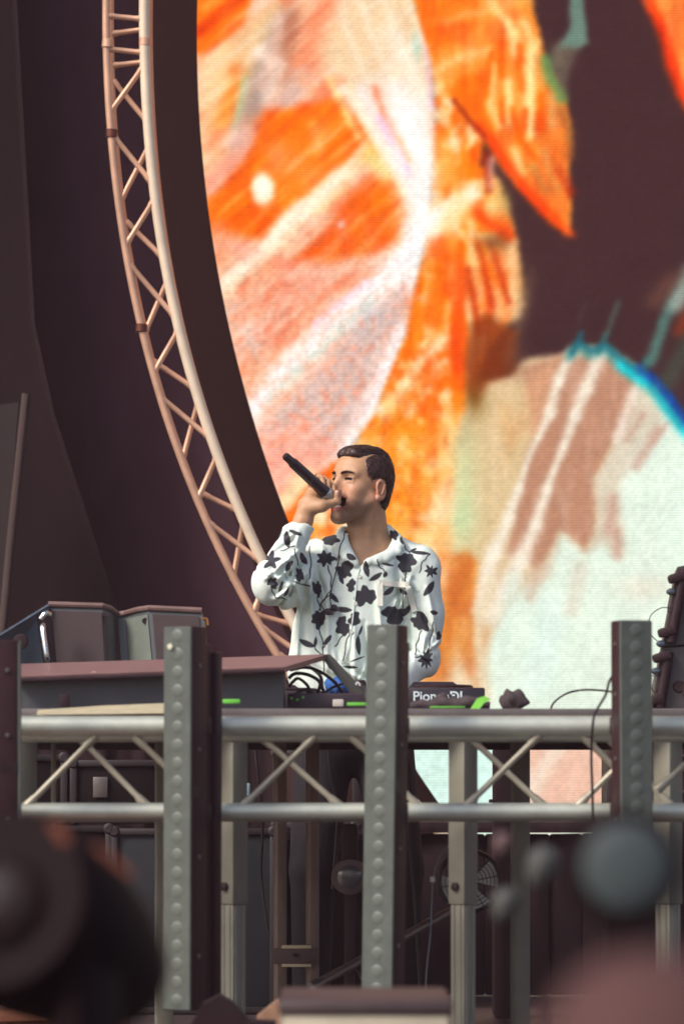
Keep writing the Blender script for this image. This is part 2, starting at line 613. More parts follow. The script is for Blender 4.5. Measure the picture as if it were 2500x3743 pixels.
    mix((246, 220, 166), inb * sstep(0.56, 0.24, n1) * 0.6)
    n2 = fbm(x / 34, y / 44, 31, 2)
    mix((252, 128, 14), inb * sstep(0.52, 0.68, n2) * 0.85 * sstep(1300, 1050, y))
    mix((250, 232, 210), inb * sstep(0.58, 0.84, fbm(x / 30, y / 36, 37, 2)) * 0.6)
    # cream haze low in the band, beside the singer's head
    poly([(960, 1000), (1040, 940), (1060, 1100), (1040, 1290), (960, 1290), (930, 1180)], (236, 208, 148), 0.6, 36, tex=0.5, ts=24)
    ell(1010, 1150, 34, 80, (246, 226, 190), 0.6)
    # vertical streaks low centre
    for i, (sx, c) in enumerate(((1010, (250, 150, 60)), (1050, (252, 96, 10)), (1085, (244, 190, 120)), (1115, (250, 140, 40)), (1150, (244, 170, 90)), (1178, (240, 200, 150)))):
        line([(sx, 560), (sx + 4, 760 - i * 8)], 13, c, 0.75)
    for a, b, ww in (((1098, 560), (1128, 700), 9), ((1128, 560), (1165, 690), 8), ((1072, 620), (1100, 760), 9)):
        line([a, b], ww, (196, 66, 10), 0.8)
    poly([(1040, 690), (1060, 680), (1075, 780), (1062, 900), (1032, 900), (1032, 760)], (250, 106, 14), 0.95, 8)
    poly([(1075, 740), (1120, 720), (1190, 760), (1180, 850), (1120, 880), (1090, 930), (1068, 900), (1064, 830)], (128, 52, 16), 0.85, 16)
    ell(1200, 700, 16, 70, (150, 120, 90), 0.55, ang=12)
    ell(1180, 820, 26, 40, (120, 80, 60), 0.5)
    ell(1090, 920, 26, 40, (110, 76, 20), 0.55)
    # orange feathers at the top
    G = lambda cx, cy: ((1500 + cx / 1.568) / V, (cy / 1.568) / V)
    GL = lambda *p: [G(*q) for q in p]
    poly(GL((-20, -700), (690, -700), (690, 0), (740, 200), (780, 330), (880, 560), (905, 700), (915, 1080), (915, 1360), (750, 1225), (560, 985), (400, 785), (300, 660), (215, 545), (90, 330), (40, 210)), (246, 152, 58), 0.97, 9)
    poly(GL((-20, -700), (330, -700), (420, 60), (330, 220), (110, 300), (40, 200)), (252, 118, 18), 0.85, 16, tex=0.45, ts=26)
    poly(GL((330, -700), (690, -700), (690, 20), (560, 60), (420, 80)), (244, 178, 90), 0.8, 18)
    line(GL((200, 130), (420, 60)), 10, (250, 196, 130), 0.6, tex=0.4)
    line(GL((120, 420), (300, 330), (440, 300)), 14, (250, 210, 150), 0.6, tex=0.3)
    poly(GL((210, 520), (300, 440), (440, 420), (430, 640), (470, 780), (400, 770)), (253, 116, 10), 0.9, 12)
    line(GL((390, 740), (560, 960), (750, 1200), (910, 1360)), 15, (252, 86, 12), 0.95)
    line(GL((240, 570), (330, 690), (410, 790)), 6, (120, 20, 8), 0.75)
    for P_, w_, c, a_ in ((((470, 0), (540, 110), (585, 200)), 11, (240, 214, 140), .9), (((560, 140), (600, 300)), 12, (244, 222, 150), .9), (((490, 390), (455, 600), (505, 730)), 11, (240, 206, 134), .8), (((565, 470), (572, 700)), 12, (246, 224, 152), .9),
                          (((700, 250), (690, 430), (684, 620), (682, 760)), 14, (248, 228, 160), .95), (((590, 850), (650, 985)), 9, (236, 206, 130), .85), (((640, 120), (690, 230)), 10, (238, 200, 130), .8), (((800, 560), (800, 720)), 10, (226, 186, 110), .7), (((760, 860), (840, 1090)), 9, (206, 160, 92), .6), (((700, 940), (780, 1100)), 9, (190, 150, 84), .6)):
        line(GL(*P_), w_, c, a_)
    for P_, w_ in ((((515, 250), (530, 430)), 10), (((625, 260), (640, 500)), 8), (((742, 540), (742, 740)), 8), (((585, 620), (620, 800)), 7), (((530, 560), (520, 700)), 5), (((470, 300), (440, 560)), 6), (((660, 620), (640, 800), (720, 900)), 7)):
        line(GL(*P_), w_, (246, 106, 8), 0.85)
    line(GL((780, 340), (800, 450), (860, 570)), 14, (92, 140, 84), 0.9)
    line(GL((840, 230), (850, 360)), 14, (116, 104, 90), 0.8)
    line(GL((850, 640), (900, 760), (905, 900)), 12, (150, 96, 54), 0.6)
    line(GL((860, 980), (915, 1110)), 13, (170, 44, 20), 0.65)
    line(GL((820, 1080), (880, 1250)), 10, (206, 110, 50), 0.6)
    poly([(1236, -300), (1290, -300), (1290, 0), (1306, 60), (1272, 108), (1242, 62), (1232, 10)], dark, 0.97, 7)
    poly([(1296, -300), (1332, -300), (1338, 0), (1346, 96), (1322, 112), (1280, 112), (1308, 60)], (112, 146, 130), 0.85, 7)
    poly([(1280, 100), (1325, 108), (1300, 190), (1290, 230), (1262, 150)], (110, 100, 84), 0.7, 12)
    # dark wedge and second feather
    poly([(1104, 325), (1180, 425), (1245, 505), (1330, 560), (1310, 620), (1200, 600), (1190, 520), (1168, 470), (1160, 420), (1125, 400), (1100, 380)], dark, 0.96, 10)
    line([(1112, 360), (1122, 440)], 9, (150, 30, 10), 0.8)
    line([(1128, 370), (1126, 430)], 10, (226, 160, 140), 0.7)
    poly([(1075, 470), (1110, 455), (1150, 470), (1170, 500), (1184, 548), (1140, 530), (1095, 500)], (248, 96, 20), 0.9, 8)
    ell(1130, 475, 26, 26, (226, 214, 140), 0.85)
    ell(1160, 480, 16, 40, (180, 150, 90), 0.6)
    line([(1090, 490), (1170, 545)], 12, (250, 80, 12), 0.85)
    ell(1140, 555, 40, 24, (110, 66, 40), 0.75)
    # bright star of light
    line([(975, 510), (1080, 445)], 22, (252, 236, 214), 0.95)
    line([(1010, 560), (1050, 470)], 26, (246, 220, 160), 0.8)
    line([(985, 720), (1010, 640), (1020, 560)], 26, (252, 120, 20), 0.85)
    line([(1000, 330), (1040, 420)], 24, (246, 170, 70), 0.8)

    # ---- the fan itself
    m0 = sstep(-7, 7, px_edge - x + 5 * (fbm(x / 9, y / 9, 50) - 0.5))
    keep = img.copy()
    mix((236, 176, 140), np.ones(shp))
    n3 = fbm((x + y * 0.5) / 40, (y - x * 0.3) / 40, 60, 3)
    mix((244, 136, 92), sstep(0.5, 0.7, n3) * 0.5)
    # top: cream, tan and grey slanting veils
    poly([(680, -300), (1000, -300), (1000, 260), (900, 260), (780, 190), (690, 120)], (233, 204, 166), 0.95, 40)
    for k in range(9):
        line([(740 + k * 28, 0), (840 + k * 26, 230)], 7, (244, 226, 200) if k % 2 else (228, 190, 150), 0.5)
    poly([(440, -300), (640, -300), (560, 60), (455, 130), (430, 100)], (250, 120, 16), 0.95, 10)
    line([(455, 70), (560, -10)], 14, (214, 66, 6), 0.85)
    line([(470, 20), (500, 0)], 10, (250, 170, 80), 0.7)
    poly([(452, 130), (640, 0), (660, 30), (600, 200), (500, 420), (450, 420)], (236, 198, 146), 0.9, 22)
    line([(545, 170), (500, 330)], 22, (246, 152, 44), 0.75)
    line([(650, 60), (600, 180), (550, 330)], 32, (160, 138, 132), 0.9)
    line([(560, 180), (535, 300)], 9, (150, 190, 160), 0.5)
    line([(668, 40), (650, 170)], 28, (176, 108, 78), 0.8)
    line([(740, 10), (700, 140)], 34, (232, 138, 98), 0.85)
    line([(690, 180), (650, 240)], 30, (200, 172, 166), 0.7)
    poly([(560, 330), (620, 230), (640, 260), (560, 440), (480, 470), (455, 400)], (238, 168, 142), 0.9, 24)
    # big orange mass
    poly([(610, 262), (690, 248), (800, 215), (845, 300), (876, 350), (830, 372), (770, 380), (760, 440), (690, 470), (600, 545), (476, 540), (470, 470), (560, 380)], (249, 128, 18), 0.97, 16)
    ell(540, 520, 60, 26, (246, 96, 6), 0.8)
    ell(640, 360, 34, 46, (228, 150, 100), 0.7)
    ell(710, 400, 40, 36, (244, 158, 90), 0.6)
    ell(735, 300, 24, 34, (236, 158, 80), 0.6)
    ell(640, 290, 70, 26, (238, 108, 10), 0.6)
    poly([(740, 180), (790, 180), (830, 260), (790, 260)], (242, 138, 84), 0.8, 18)
    poly([(765, 510), (850, 400), (900, 405), (935, 460), (920, 560), (740, 600), (680, 590)], (243, 116, 26), 0.95, 18, tex=0.25)
    ell(860, 470, 46, 34, (236, 120, 6), 0.8)
    # light rays
    line([(800, 205), (850, 300), (900, 380), (930, 440)], 15, (228, 212, 136), 0.9)
    line([(830, 210), (900, 330), (950, 450)], 26, (242, 226, 218), 0.92)
    line([(870, 190), (930, 280), (975, 380)], 30, (238, 214, 196), 0.7)
    line([(940, 260), (975, 400), (960, 520)], 40, (240, 240, 234), 0.9)
    line([(860, 200), (885, 270), (905, 310)], 10, (242, 150, 110), 0.8)
    line([(915, 320), (935, 365)], 7, (240, 120, 20), 0.85)
    line([(872, 270), (900, 330)], 10, (232, 184, 220), 0.7)
    line([(918, 350), (935, 395)], 9, (228, 190, 226), 0.7)
    line([(976, 40), (985, 140), (990, 240)], 12, (214, 178, 222), 0.75)
    ell(952, 110, 10, 34, (140, 214, 206), 0.6)
    line([(820, 370), (770, 420), (700, 480), (600, 590), (505, 700)], 22, (246, 226, 190), 0.9, 26, tex=0.35)
    line([(840, 350), (880, 395)], 20, (230, 214, 136), 0.85)
    poly([(520, 690), (620, 590), (740, 600), (840, 590), (900, 600), (760, 700), (610, 840), (545, 800)], (236, 142, 104), 0.85, 22, tex=0.4)
    line([(560, 800), (640, 700), (740, 640)], 30, (226, 176, 160), 0.5)
    line([(545, 720), (590, 800)], 34, (214, 186, 172), 0.6)
    line([(975, 540), (860, 660), (740, 760), (640, 860), (560, 960)], 30, (246, 236, 236), 0.96, 24)
    line([(985, 540), (930, 640)], 34, (240, 240, 240), 0.9)
    line([(850, 690), (730, 800), (620, 910)], 12, (176, 206, 186), 0.7)
    line([(840, 650), (720, 745)], 9, (240, 200, 232), 0.6)
    poly([(930, 640), (930, 740), (850, 940), (760, 1040), (640, 1100), (590, 990), (700, 870), (840, 720)], (198, 172, 168), 0.85, 26)
    ell(840, 730, 50, 30, (172, 176, 184), 0.7, ang=-40)
    poly([(590, 1000), (700, 950), (770, 1030), (640, 1180)], (238, 162, 140), 0.8, 24)
    dots = sstep(0.58, 0.74, vnoise((x * 0.9 + y * 0.25) / 11, (y - x * 0.2) / 13, 71))
    dm = sstep(560, 700, y) * sstep(1120, 1000, y)
    mix((244, 128, 84), dots * dm * 0.4)
    mix((250, 240, 234), sstep(0.6, 0.8, vnoise(x / 10, y / 10, 73)) * dm * 0.12)
    stripe = 0.5 + 0.5 * np.sin((x * 0.86 + y * 0.3) / 4.2)
    mix((226, 200, 180), stripe * 0.25 * sstep(600, 700, y) * sstep(1100, 1000, y))
    line([(930, 760), (852, 950), (780, 1050), (690, 1160)], 26, (246, 232, 232), 0.9, 20)
    poly([(690, 1130), (760, 1060), (860, 1000), (860, 1300), (600, 1330), (650, 1195)], (253, 112, 6), 0.97, 14)
    line([(655, 1150), (700, 1090)], 20, (246, 220, 170), 0.85)
    ell(605, 435, 29, 42, (246, 240, 218), 1.0, p=6)
    ell(785, 515, 9, 9, (206, 190, 210), 0.9)
    fan = img.copy()
    img[...] = keep * (1 - m0[..., None]) + fan * m0[..., None]
    # head zone: strong orange beside the face
    poly([(830, 985), (900, 960), (1000, 960), (1010, 1080), (960, 1190), (900, 1230), (840, 1230)], (252, 150, 34), 0.6, 24, tex=0.6, ts=18)
    # top right orange wedge
    poly([(1488, -20), (1470, -300), (1900, -300), (1900, 600), (1620, 320), (1568, 215), (1520, 90)], (249, 150, 66), 0.97, 7)
    line([(1470, -60), (1520, 90), (1568, 220), (1640, 330)], 14, (246, 74, 12), 0.9)
    # strip seen below the tables
    poly([(1180, 1690), (1420, 1690), (1440, 1900), (1180, 1900)], (222, 176, 154), 0.9, 16)
    poly([(940, 1700), (1130, 1700), (1130, 1900), (940, 1900)], (206, 234, 224), 0.95, 12)
    line([(1290, 1700), (1230, 1790), (1200, 1860)], 22, (232, 214, 196), 0.8)
    # pale pinkish veils over the fan
    A1 = lambda *p: [((700 + q[0] / 1.7422) / V, (q[1] / 1.7422) / V) for q in p]
    for P_, w_, c, a_ in ((((430, 330), (560, 420), (470, 640)), 18, (246, 226, 210), .55), (((560, 120), (520, 330), (430, 560)), 14, (244, 196, 170), .5), (((700, 500), (820, 600)), 16, (248, 170, 120), .5),
                          (((880, 500), (960, 700), (1060, 880)), 10, (236, 226, 150), .7), (((960, 560), (1120, 800), (1300, 1080)), 16, (250, 240, 236), .6), (((1300, 560), (1380, 900)), 24, (250, 246, 244), .55),
                          (((900, 1130), (700, 1310), (480, 1560), (220, 1800)), 15, (250, 240, 222), .7), (((1000, 1200), (820, 1330)), 10, (240, 214, 140), .5), (((760, 800), (800, 960)), 14, (244, 196, 120), .5),
                          (((170, 1480), (380, 1620)), 26, (242, 170, 150), .6), (((600, 1750), (980, 1720), (1180, 1660)), 16, (244, 200, 180), .5), (((150, 900), (320, 860)), 30, (244, 186, 168), .55)):
        line(A1(*P_), w_, c, a_ * np.clip(m0, 0, 1) if False else a_)
    # glow of the brightest bands, then a little more contrast
    line([(905, 90), (965, 260), (985, 420), (968, 540), (880, 660), (760, 770), (650, 870), (575, 960)], 30, (253, 244, 240), 0.35)
    line([(835, 330), (760, 430), (690, 500)], 9, (250, 236, 214), 0.55)
    ell(930, 330, 40, 120, (246, 238, 234), 0.35)
    ell(985, 520, 26, 60, (255, 246, 240), 0.6)
    line([(1000, 560), (1015, 640), (1000, 740)], 16, (250, 112, 14), 0.75, tex=0.4)
    line([(930, 880), (970, 820), (1020, 780)], 14, (255, 236, 206), 0.6, tex=0.4)
    line([(880, 990), (950, 900), (1000, 860)], 14, (252, 120, 16), 0.55, tex=0.5)
    # streaky texture running with the rays
    ca_, sa_ = math.cos(math.radians(-42)), math.sin(math.radians(-42))
    al_ = x * ca_ + y * sa_; ac_ = -x * sa_ + y * ca_
    rz_ = 0.6 * vnoise(ac_ / 7, al_ / 90, 111) + 0.4 * vnoise(ac_ / 17, al_ / 130, 112)
    rr_ = 0.55 * vnoise(x / 8, y / 60, 113) + 0.45 * vnoise(x / 18, y / 90, 114)
    tx = rz_ * m0 + rr_ * (1 - m0)
    onb = sstep(110, 170, img.max(-1))
    mix((255, 244, 236), onb * sstep(0.52, 0.85, tx) * (0.28 * m0 + 0.12 * (1 - m0)))
    sat_ = sstep(60, 150, img.max(-1) - img.min(-1))
    img[...] = img * (1 - (0.20 * onb * sat_ * sstep(0.5, 0.15, tx))[..., None] * np.array([0.35, 1.0, 1.0]))
    bl_ = fbm(x / 55, y / 70, 117, 2)
    img[...] = img * (1 - (0.16 * onb * sat_ * sstep(0.55, 0.3, bl_))[..., None] * np.array([0.3, 1.0, 1.0]))
    sat_ = sstep(90, 200, img.max(-1) - img.min(-1))
    img[...] = img * (1 - (0.06 * sat_ * onb)[..., None] * np.array([0.05, 1.0, 1.0]))
    lum = img.mean(-1, keepdims=True)
    img[...] = np.clip(lum + (img - lum) * 1.10, 0, 300)
    bright = sstep(120, 170, img.max(-1))[..., None]
    img[...] = img * (1 + 0.05 * bright)
    # fine uneven brightness of the modules
    g = 1 + 0.10 * (fbm(x / 7, y / 5, 90, 2) - 0.5) + 0.05 * (vnoise(x / 40, y / 40, 95) - 0.5)
    return np.clip(img * g[..., None], 0, 255) / 255.0


def axis_samples(a, b, step, lo, hi, coarse):
    out = [v for v in np.arange(lo, a, coarse)] + [v for v in np.arange(a, b, step)] + [v for v in np.arange(b, hi, coarse)]
    return np.array(out)


gx = axis_samples(440, 1640, 3.6, 440, CX + RR + 60, 24)
gy = axis_samples(-120, 1960, 3.6, CY - RR - 60, CY + RR + 60, 24)
GX, GY = np.meshgrid(gx, gy)
ins = np.hypot(GX - CX, GY - CY) < RR
q_in = ins[:-1, :-1] | ins[1:, :-1] | ins[:-1, 1:] | ins[1:, 1:]
rad = np.hypot(GX - CX, GY - CY)
scl = np.where(rad > RR, RR / rad, 1.0)
SX = CX + (GX - CX) * scl; SY = CY + (GY - CY) * scl
# the disc stops where it would meet the stage floor
floor_v = (HZ + (ZC - 0.03) / SD * F) / V
SY = np.minimum(SY, floor_v)
q_in &= (GY[:-1, :-1] < floor_v - 2)
pic = art(SX, SY)
fx0, fx1 = np.searchsorted(gx, 440), np.searchsorted(gx, 1640)
fy0, fy1 = np.searchsorted(gy, -120), np.searchsorted(gy, 1960)
sub_ = pic[fy0:fy1, fx0:fx1].copy()
for r_ in (1, 1):                       # the clip itself is out of focus
    for ax_ in (0, 1):
        pad = [(0, 0)] * 3; pad[ax_] = (r_, r_)
        q_ = np.pad(sub_, pad, mode='edge')
        sub_ = sum(np.take(q_, range(k_, k_ + sub_.shape[ax_]), axis=ax_) for k_ in range(2 * r_ + 1)) / (2 * r_ + 1)
gxx, gyy = SX[fy0:fy1, fx0:fx1], SY[fy0:fy1, fx0:fx1]
warmz = np.clip((1060 - gxx) / 120, 0, 1) * np.clip((gyy - 380) / 200, 0, 1)
grn = 1 + (0.05 + 0.08 * warmz) * (vnoise(gxx / 9.5, gyy / 8.5, 91) - 0.5) + 0.06 * (vnoise(gxx / 4.2, gyy / 4.2, 92) - 0.5)
pic[fy0:fy1, fx0:fx1] = np.clip(sub_ * grn[..., None], 0, 1)
cols = srgb2lin(pic)
X3 = (SX * V - 1250) / F * SD
Z3 = ZC + (HZ - SY * V) / F * SD
P = np.stack([X3, np.full_like(X3, SD), Z3], -1).reshape(-1, 3)
ii = np.arange(GX.size).reshape(GX.shape)
Q = np.stack([ii[:-1, :-1], ii[:-1, 1:], ii[1:, 1:], ii[1:, :-1]], -1)[q_in]
Q = Q[:, ::-1]
used = np.unique(Q)
remap = -np.ones(GX.size, np.int64); remap[used] = np.arange(len(used))
scr = empty('video_screen', (X3[ins].mean(), SD, 0), 'huge round video wall glowing orange, cream and mint behind the stage', 'video screen')
ms = bpy.data.materials.new('screen_picture'); ms.use_nodes = True
nt = ms.node_tree; nt.nodes.clear()
out = nt.nodes.new('ShaderNodeOutputMaterial'); em = nt.nodes.new('ShaderNodeEmission'); at = nt.nodes.new('ShaderNodeAttribute')
at.attribute_name = 'Col'
tc = nt.nodes.new('ShaderNodeTexCoord')
wv = nt.nodes.new('ShaderNodeTexWave'); wv.bands_direction = 'Z'; wv.inputs['Scale'].default_value = 31.0
wv.inputs['Distortion'].default_value = 0.0
nt.links.new(tc.outputs['Object'], wv.inputs['Vector'])
mr = nt.nodes.new('ShaderNodeMapRange'); mr.inputs['To Min'].default_value = 0.74; mr.inputs['To Max'].default_value = 0.96
nt.links.new(wv.outputs['Fac'], mr.inputs['Value'])
nt.links.new(at.outputs['Color'], em.inputs['Color']); nt.links.new(mr.outputs[0], em.inputs['Strength']); nt.links.new(em.outputs[0], out.inputs['Surface'])
me, c = np_mesh('display', P[used], remap[Q], ms, cols.reshape(-1, 3)[used])
link(bpy.data.objects.new('display', me), c, scr)
# cabinet ring behind the picture
BACKM = mat('screen_cabinet', S(40, 26, 28), 0.8, var=0.1)
m = MB()
ring = []
for k in range(120):
    a = 2 * math.pi * k / 120
    vx, vy = CX + (RR - 3) * math.cos(a), CY + (RR - 3) * math.sin(a)
    ring.append(WV(vx, min(vy, floor_v), SD) + Vector((0, 0.012, 0)))
m.slab(ring, (0, 0.18, 0))
m.build('cabinet', BACKM, scr)

# black surround between the picture and the curved truss
m = MB()
ringo, ringi = [], []
for k in range(60):
    a = math.radians(118 + k * 124 / 59)
    r_ = RR + 8
    ringi.append(WV(CX + (RR - 30) * math.cos(a), min(CY + (RR - 30) * math.sin(a), floor_v), SD + 0.25))
    ringo.append(WV(CX - 52 + (RR + 70) * math.cos(a), min(CY - 20 + (RR + 70) * math.sin(a), floor_v), SD + 0.25))
for k in range(59):
    m.slab([ringi[k], ringi[k + 1], ringo[k + 1], ringo[k]], (0, 0.02, 0))
m.build('surround', mat('surround_cloth', S(42, 24, 24), 0.9, var=0.1, spec=0.1), scr)

# ------------------------------------------------------------------ curved truss round the screen
arch = empty('curved_truss', WV(331, 900, 14.75), 'curved aluminium box truss lit orange along the round screen', 'truss')
arch.location.z = 0; WLOC[arch] = Vector(arch.location)
inner = [(332, 20), (334, 130), (341, 280), (352, 432), (368, 544), (391, 656), (416, 768), (444, 880), (480, 992), (520, 1096), (553, 1176), (590, 1259), (657, 1395), (684, 1449), (760, 1580), (860, 1730), (960, 1850), (1080, 1980)]
outer = [(242, 20), (245, 140), (251, 240), (258, 310), (268, 419), (287, 544), (307, 670), (324, 749), (346, 838), (371, 931), (397, 1001), (422, 1048), (454, 1144), (478, 1203), (526, 1310), (579, 1406), (620, 1474), (700, 1600), (800, 1740), (900, 1860), (1020, 1990)]
inner = [(px, 60 - py) for px, py in inner[:0:-1] if py < 1700] + inner
outer = [(px, 60 - py) for px, py in outer[:0:-1] if py < 1700] + outer
D0, D1 = 14.75, 14.97
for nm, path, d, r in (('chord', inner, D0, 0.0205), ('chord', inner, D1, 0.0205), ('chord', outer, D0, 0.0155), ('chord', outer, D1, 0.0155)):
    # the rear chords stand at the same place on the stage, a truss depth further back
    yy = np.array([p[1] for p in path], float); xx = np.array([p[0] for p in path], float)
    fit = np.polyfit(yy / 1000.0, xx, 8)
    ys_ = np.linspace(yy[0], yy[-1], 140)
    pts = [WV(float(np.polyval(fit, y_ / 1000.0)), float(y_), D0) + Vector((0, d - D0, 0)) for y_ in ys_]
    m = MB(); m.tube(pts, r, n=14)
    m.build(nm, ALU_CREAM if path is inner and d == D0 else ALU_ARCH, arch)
front = [((246, 36), (330, 44)), ((246, 112), (332, 121)), ((254, 256), (330, 152)), ((258, 308), (346, 416)), ((290, 560), (354, 458)), ((296, 604), (404, 730)), ((350, 860), (412, 752)), ((364, 906), (484, 1006)),
         ((455, 1142), (500, 1040)), ((476, 1196), (594, 1284)), ((584, 1400), (612, 1310)), ((598, 1436), (690, 1500)), ((640, 1500), (760, 1590)), ((720, 1630), (745, 1560)), ((740, 1650), (880, 1745)), ((860, 1800), (870, 1740)), ((880, 1835), (990, 1880))]
back = [((246, 52), (330, 40)), ((246, 126), (332, 116)), ((252, 160), (336, 262)), ((270, 440), (342, 300)), ((282, 488), (366, 570)), ((324, 752), (384, 612)), ((344, 812), (440, 876)), ((414, 1040), (452, 900)), ((460, 1122), (540, 1160)), ((530, 1324), (556, 1180)),
        ((580, 1402), (662, 1424)), ((690, 1580), (700, 1480)), ((760, 1680), (840, 1700)), ((830, 1790), (850, 1715))]
front += [((a[0], 60 - a[1]), (b[0], 60 - b[1])) for a, b in front if a[1] > 130]
back += [((a[0], 60 - a[1]), (b[0], 60 - b[1])) for a, b in back if a[1] > 130]
for lst, d in ((front, 0.0), (back, D1 - D0)):
    for a, b in lst:
        pa, pb = WV(a[0], a[1], D0) + Vector((0, d, 0)), WV(b[0], b[1], D0) + Vector((0, d, 0))
        ee = (pb - pa).normalized()
        m = MB(); m.tube([pa, pa + ee * 0.026, pa + ee * 0.032, pb - ee * 0.032, pb - ee * 0.026, pb], [0.0130, 0.0122, 0.0102, 0.0102, 0.0122, 0.0130], n=10)
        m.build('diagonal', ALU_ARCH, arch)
COUP = mat('dark_coupler', S(96, 52, 40), 0.5, metal=0.5)
for px, py in ((257, 306), (325, 752), (333, 96), (248, 100)):
    p = WV(px, py, D0)
    m = MB(); m.lathe([(-0.016, 0.019), (-0.014, 0.0225), (0.014, 0.0225), (0.016, 0.019)], p, (0.05, 0, 1), 16)
    m.build('coupler', COUP if px < 330 and py > 200 else ALU_ARCH, arch)
# ------------------------------------------------------------------ front truss of the booth
TD = 9.5
DIAG = mat('aluminium_brace', S(168, 160, 142), 0.48, metal=0.45, var=0.12, scale=20)
TS = F / TD
truss = empty('box_truss', (0, TD, 0.73), 'straight aluminium box truss running across the front of the booth', 'truss')
zt_, zb_ = W(0, 2655, TD).z, W(0, 2967, TD).z
XL, XR = W(-250, 0, TD).x, W(2760, 0, TD).x
depth = zt_ - zb_
for (z, y, r) in ((zt_, TD, 0.0255), (zb_, TD, 0.0215), (zt_ - 0.012, TD + depth, 0.0245), (zb_ - 0.006, TD + depth, 0.0205)):
    m = MB(); m.tube([(XL, y, z), (XR, y, z)], r, n=24)
    m.build('chord', ALU, truss)
fd = [((90, 2955), (352, 2690)), ((490, 2690), (770, 2960)), ((880, 2955), (1152, 2690)), ((1285, 2690), (1540, 2960)),
      ((1700, 2950), (1972, 2685)), ((2105, 2952), (2370, 2690)), ((2400, 2890), (2560, 2740)), ((2130, 2690), (2395, 2960)), ((-120, 2690), (80, 2955))]
bd = [((270, 2690), (525, 2950)), ((950, 2690), (1245, 2950)), ((1725, 2690), (2005, 2950)), ((2240, 2690), (2480, 2950))]
for lst, dy in ((fd, 0.0), (bd, depth)):
    for a, b in lst:
        pa, pb = W(a[0], a[1], TD), W(b[0], b[1], TD)
        pa.y += dy; pb.y += dy
        ee = (pb - pa).normalized()
        m = MB(); m.tube([pa, pa + ee * 0.034, pa + ee * 0.040, pb - ee * 0.040, pb - ee * 0.034, pb], [0.0120, 0.0100, 0.0078, 0.0078, 0.0100, 0.0120], n=12)
        m.build('diagonal', DIAG, truss)
for px in (640, 1395, 2320):
    for z in (zt_, zb_):
        p = W(px, 0, TD); 
        m = MB(); m.tube([(p.x, TD - 0.0, z), (p.x, TD + depth, z - 0.01)], 0.0088, n=10)
        m.build('spacer', ALU, truss)

# ------------------------------------------------------------------ LED pixel bars clamped to the truss
BAR_FACE = mat('led_bar_face', S(74, 80, 73), 0.55, var=0.22, scale=26, bump=0.05, bscale=120, spec=0.6)
BAR_BODY = mat('led_bar_body', S(56, 35, 37), 0.5, var=0.15, scale=20, spec=0.15)
BAR_LENS = mat('led_lens', S(80, 87, 79), 0.42, var=0.06, scale=40, spec=0.8)
BLK = mat('black_plastic', S(46, 31, 34), 0.45, var=0.18, scale=30, bump=0.05, bscale=250, spec=0.2)
STEELD = mat('dull_bolt', S(110, 100, 96), 0.4, metal=0.6)
lm = MB(); lm.lathe([(0.0, 0.0160), (0.0005, 0.0145), (0.0011, 0.0105), (0.0015, 0.0055), (0.0017, 0.001)], (0, 0, 0), (0, -1, 0), 16)
lens_me, lens_c = lm.mesh('lens', BAR_LENS)


def led_bar(px, top, bot, yaw, d, w, dep, n_lens, lean, label, rear=True, chan=True):
    """upright pixel bar: housing, lens strip, lenses, rear rail, clamp, end caps"""
    p1, p0 = W(px, top, d), W(px + lean, bot, d)
    L = (p1 - p0).length
    zax = (p1 - p0).normalized()
    R0 = rz(yaw)
    xax = R0 @ Vector((1, 0, 0)); xax = (xax - zax * xax.dot(zax)).normalized()
    yax = zax.cross(xax)
    M = Matrix((xax, yax, zax)).transposed()
    mid = (p0 + p1) / 2
    e = empty('led_bar', p0, label, 'led bar', 'led pixel bars on the booth front')
    at_ = lambda x, y, z: mid + M @ Vector((x, y, z))
    MB().box(at_(0, dep / 2 + 0.004, 0), (w, dep, L), M, bev=0.004).build('housing', BAR_BODY, e)
    MB().box(at_(0, 0.0, 0), (w + 0.001, 0.008, L + 0.001), M, bev=0.002, seg=1).build('lens_strip', BAR_FACE, e)
    if rear:
        MB().box(at_(0.002, dep + 0.030, -0.012), (w * 0.55, 0.044, L - 0.05), M, bev=0.003).build('rear_rail', BAR_BODY, e)
        if chan: MB().box(at_(0.006, dep + 0.072, -0.02), (w * 0.75, 0.030, L - 0.07), M, bev=0.005).build('cable_channel', BLK, e)
    for s in (-1, 1):
        MB().box(at_(0, dep / 2, s * (L / 2 - 0.003)), (w * 0.99, dep * 1.04, 0.010), M, bev=0.003).build('end_cap', BAR_BODY, e)
    for z in (zt_, zb_):
        t = (z - mid.z)
        MB().box(at_(0, dep + 0.02, t), (w * 0.8, 0.05, 0.045), M, bev=0.006).build('clamp', BLK, e)
    for z_ in (-0.36, -0.1, 0.18, 0.40):
        m = MB(); m.lathe([(0, 0.006), (0.003, 0.0055), (0.004, 0.003)], at_((w / 2 + 0.0005) * (1 if yaw < 0 else -1), dep * 0.5, z_ * L), xax * (1 if yaw < 0 else -1), 10); m.build('side_bolt', STEELD, e)
    MB().box(at_(0, dep * 0.45, 0.07 * L), (w * 1.015, dep * 0.7, 0.03), M, bev=0.001, seg=1).build('tape_wrap', BLK, e)
    rot = M.to_euler()
    sp = L / n_lens
    for k in range(n_lens):
        o = bpy.data.objects.new('lens', lens_me)
        link(o, at_(0, -0.004, -L / 2 + sp * (k + 0.5)) + M @ lens_c, e)
        o.rotation_euler = rot
    return e


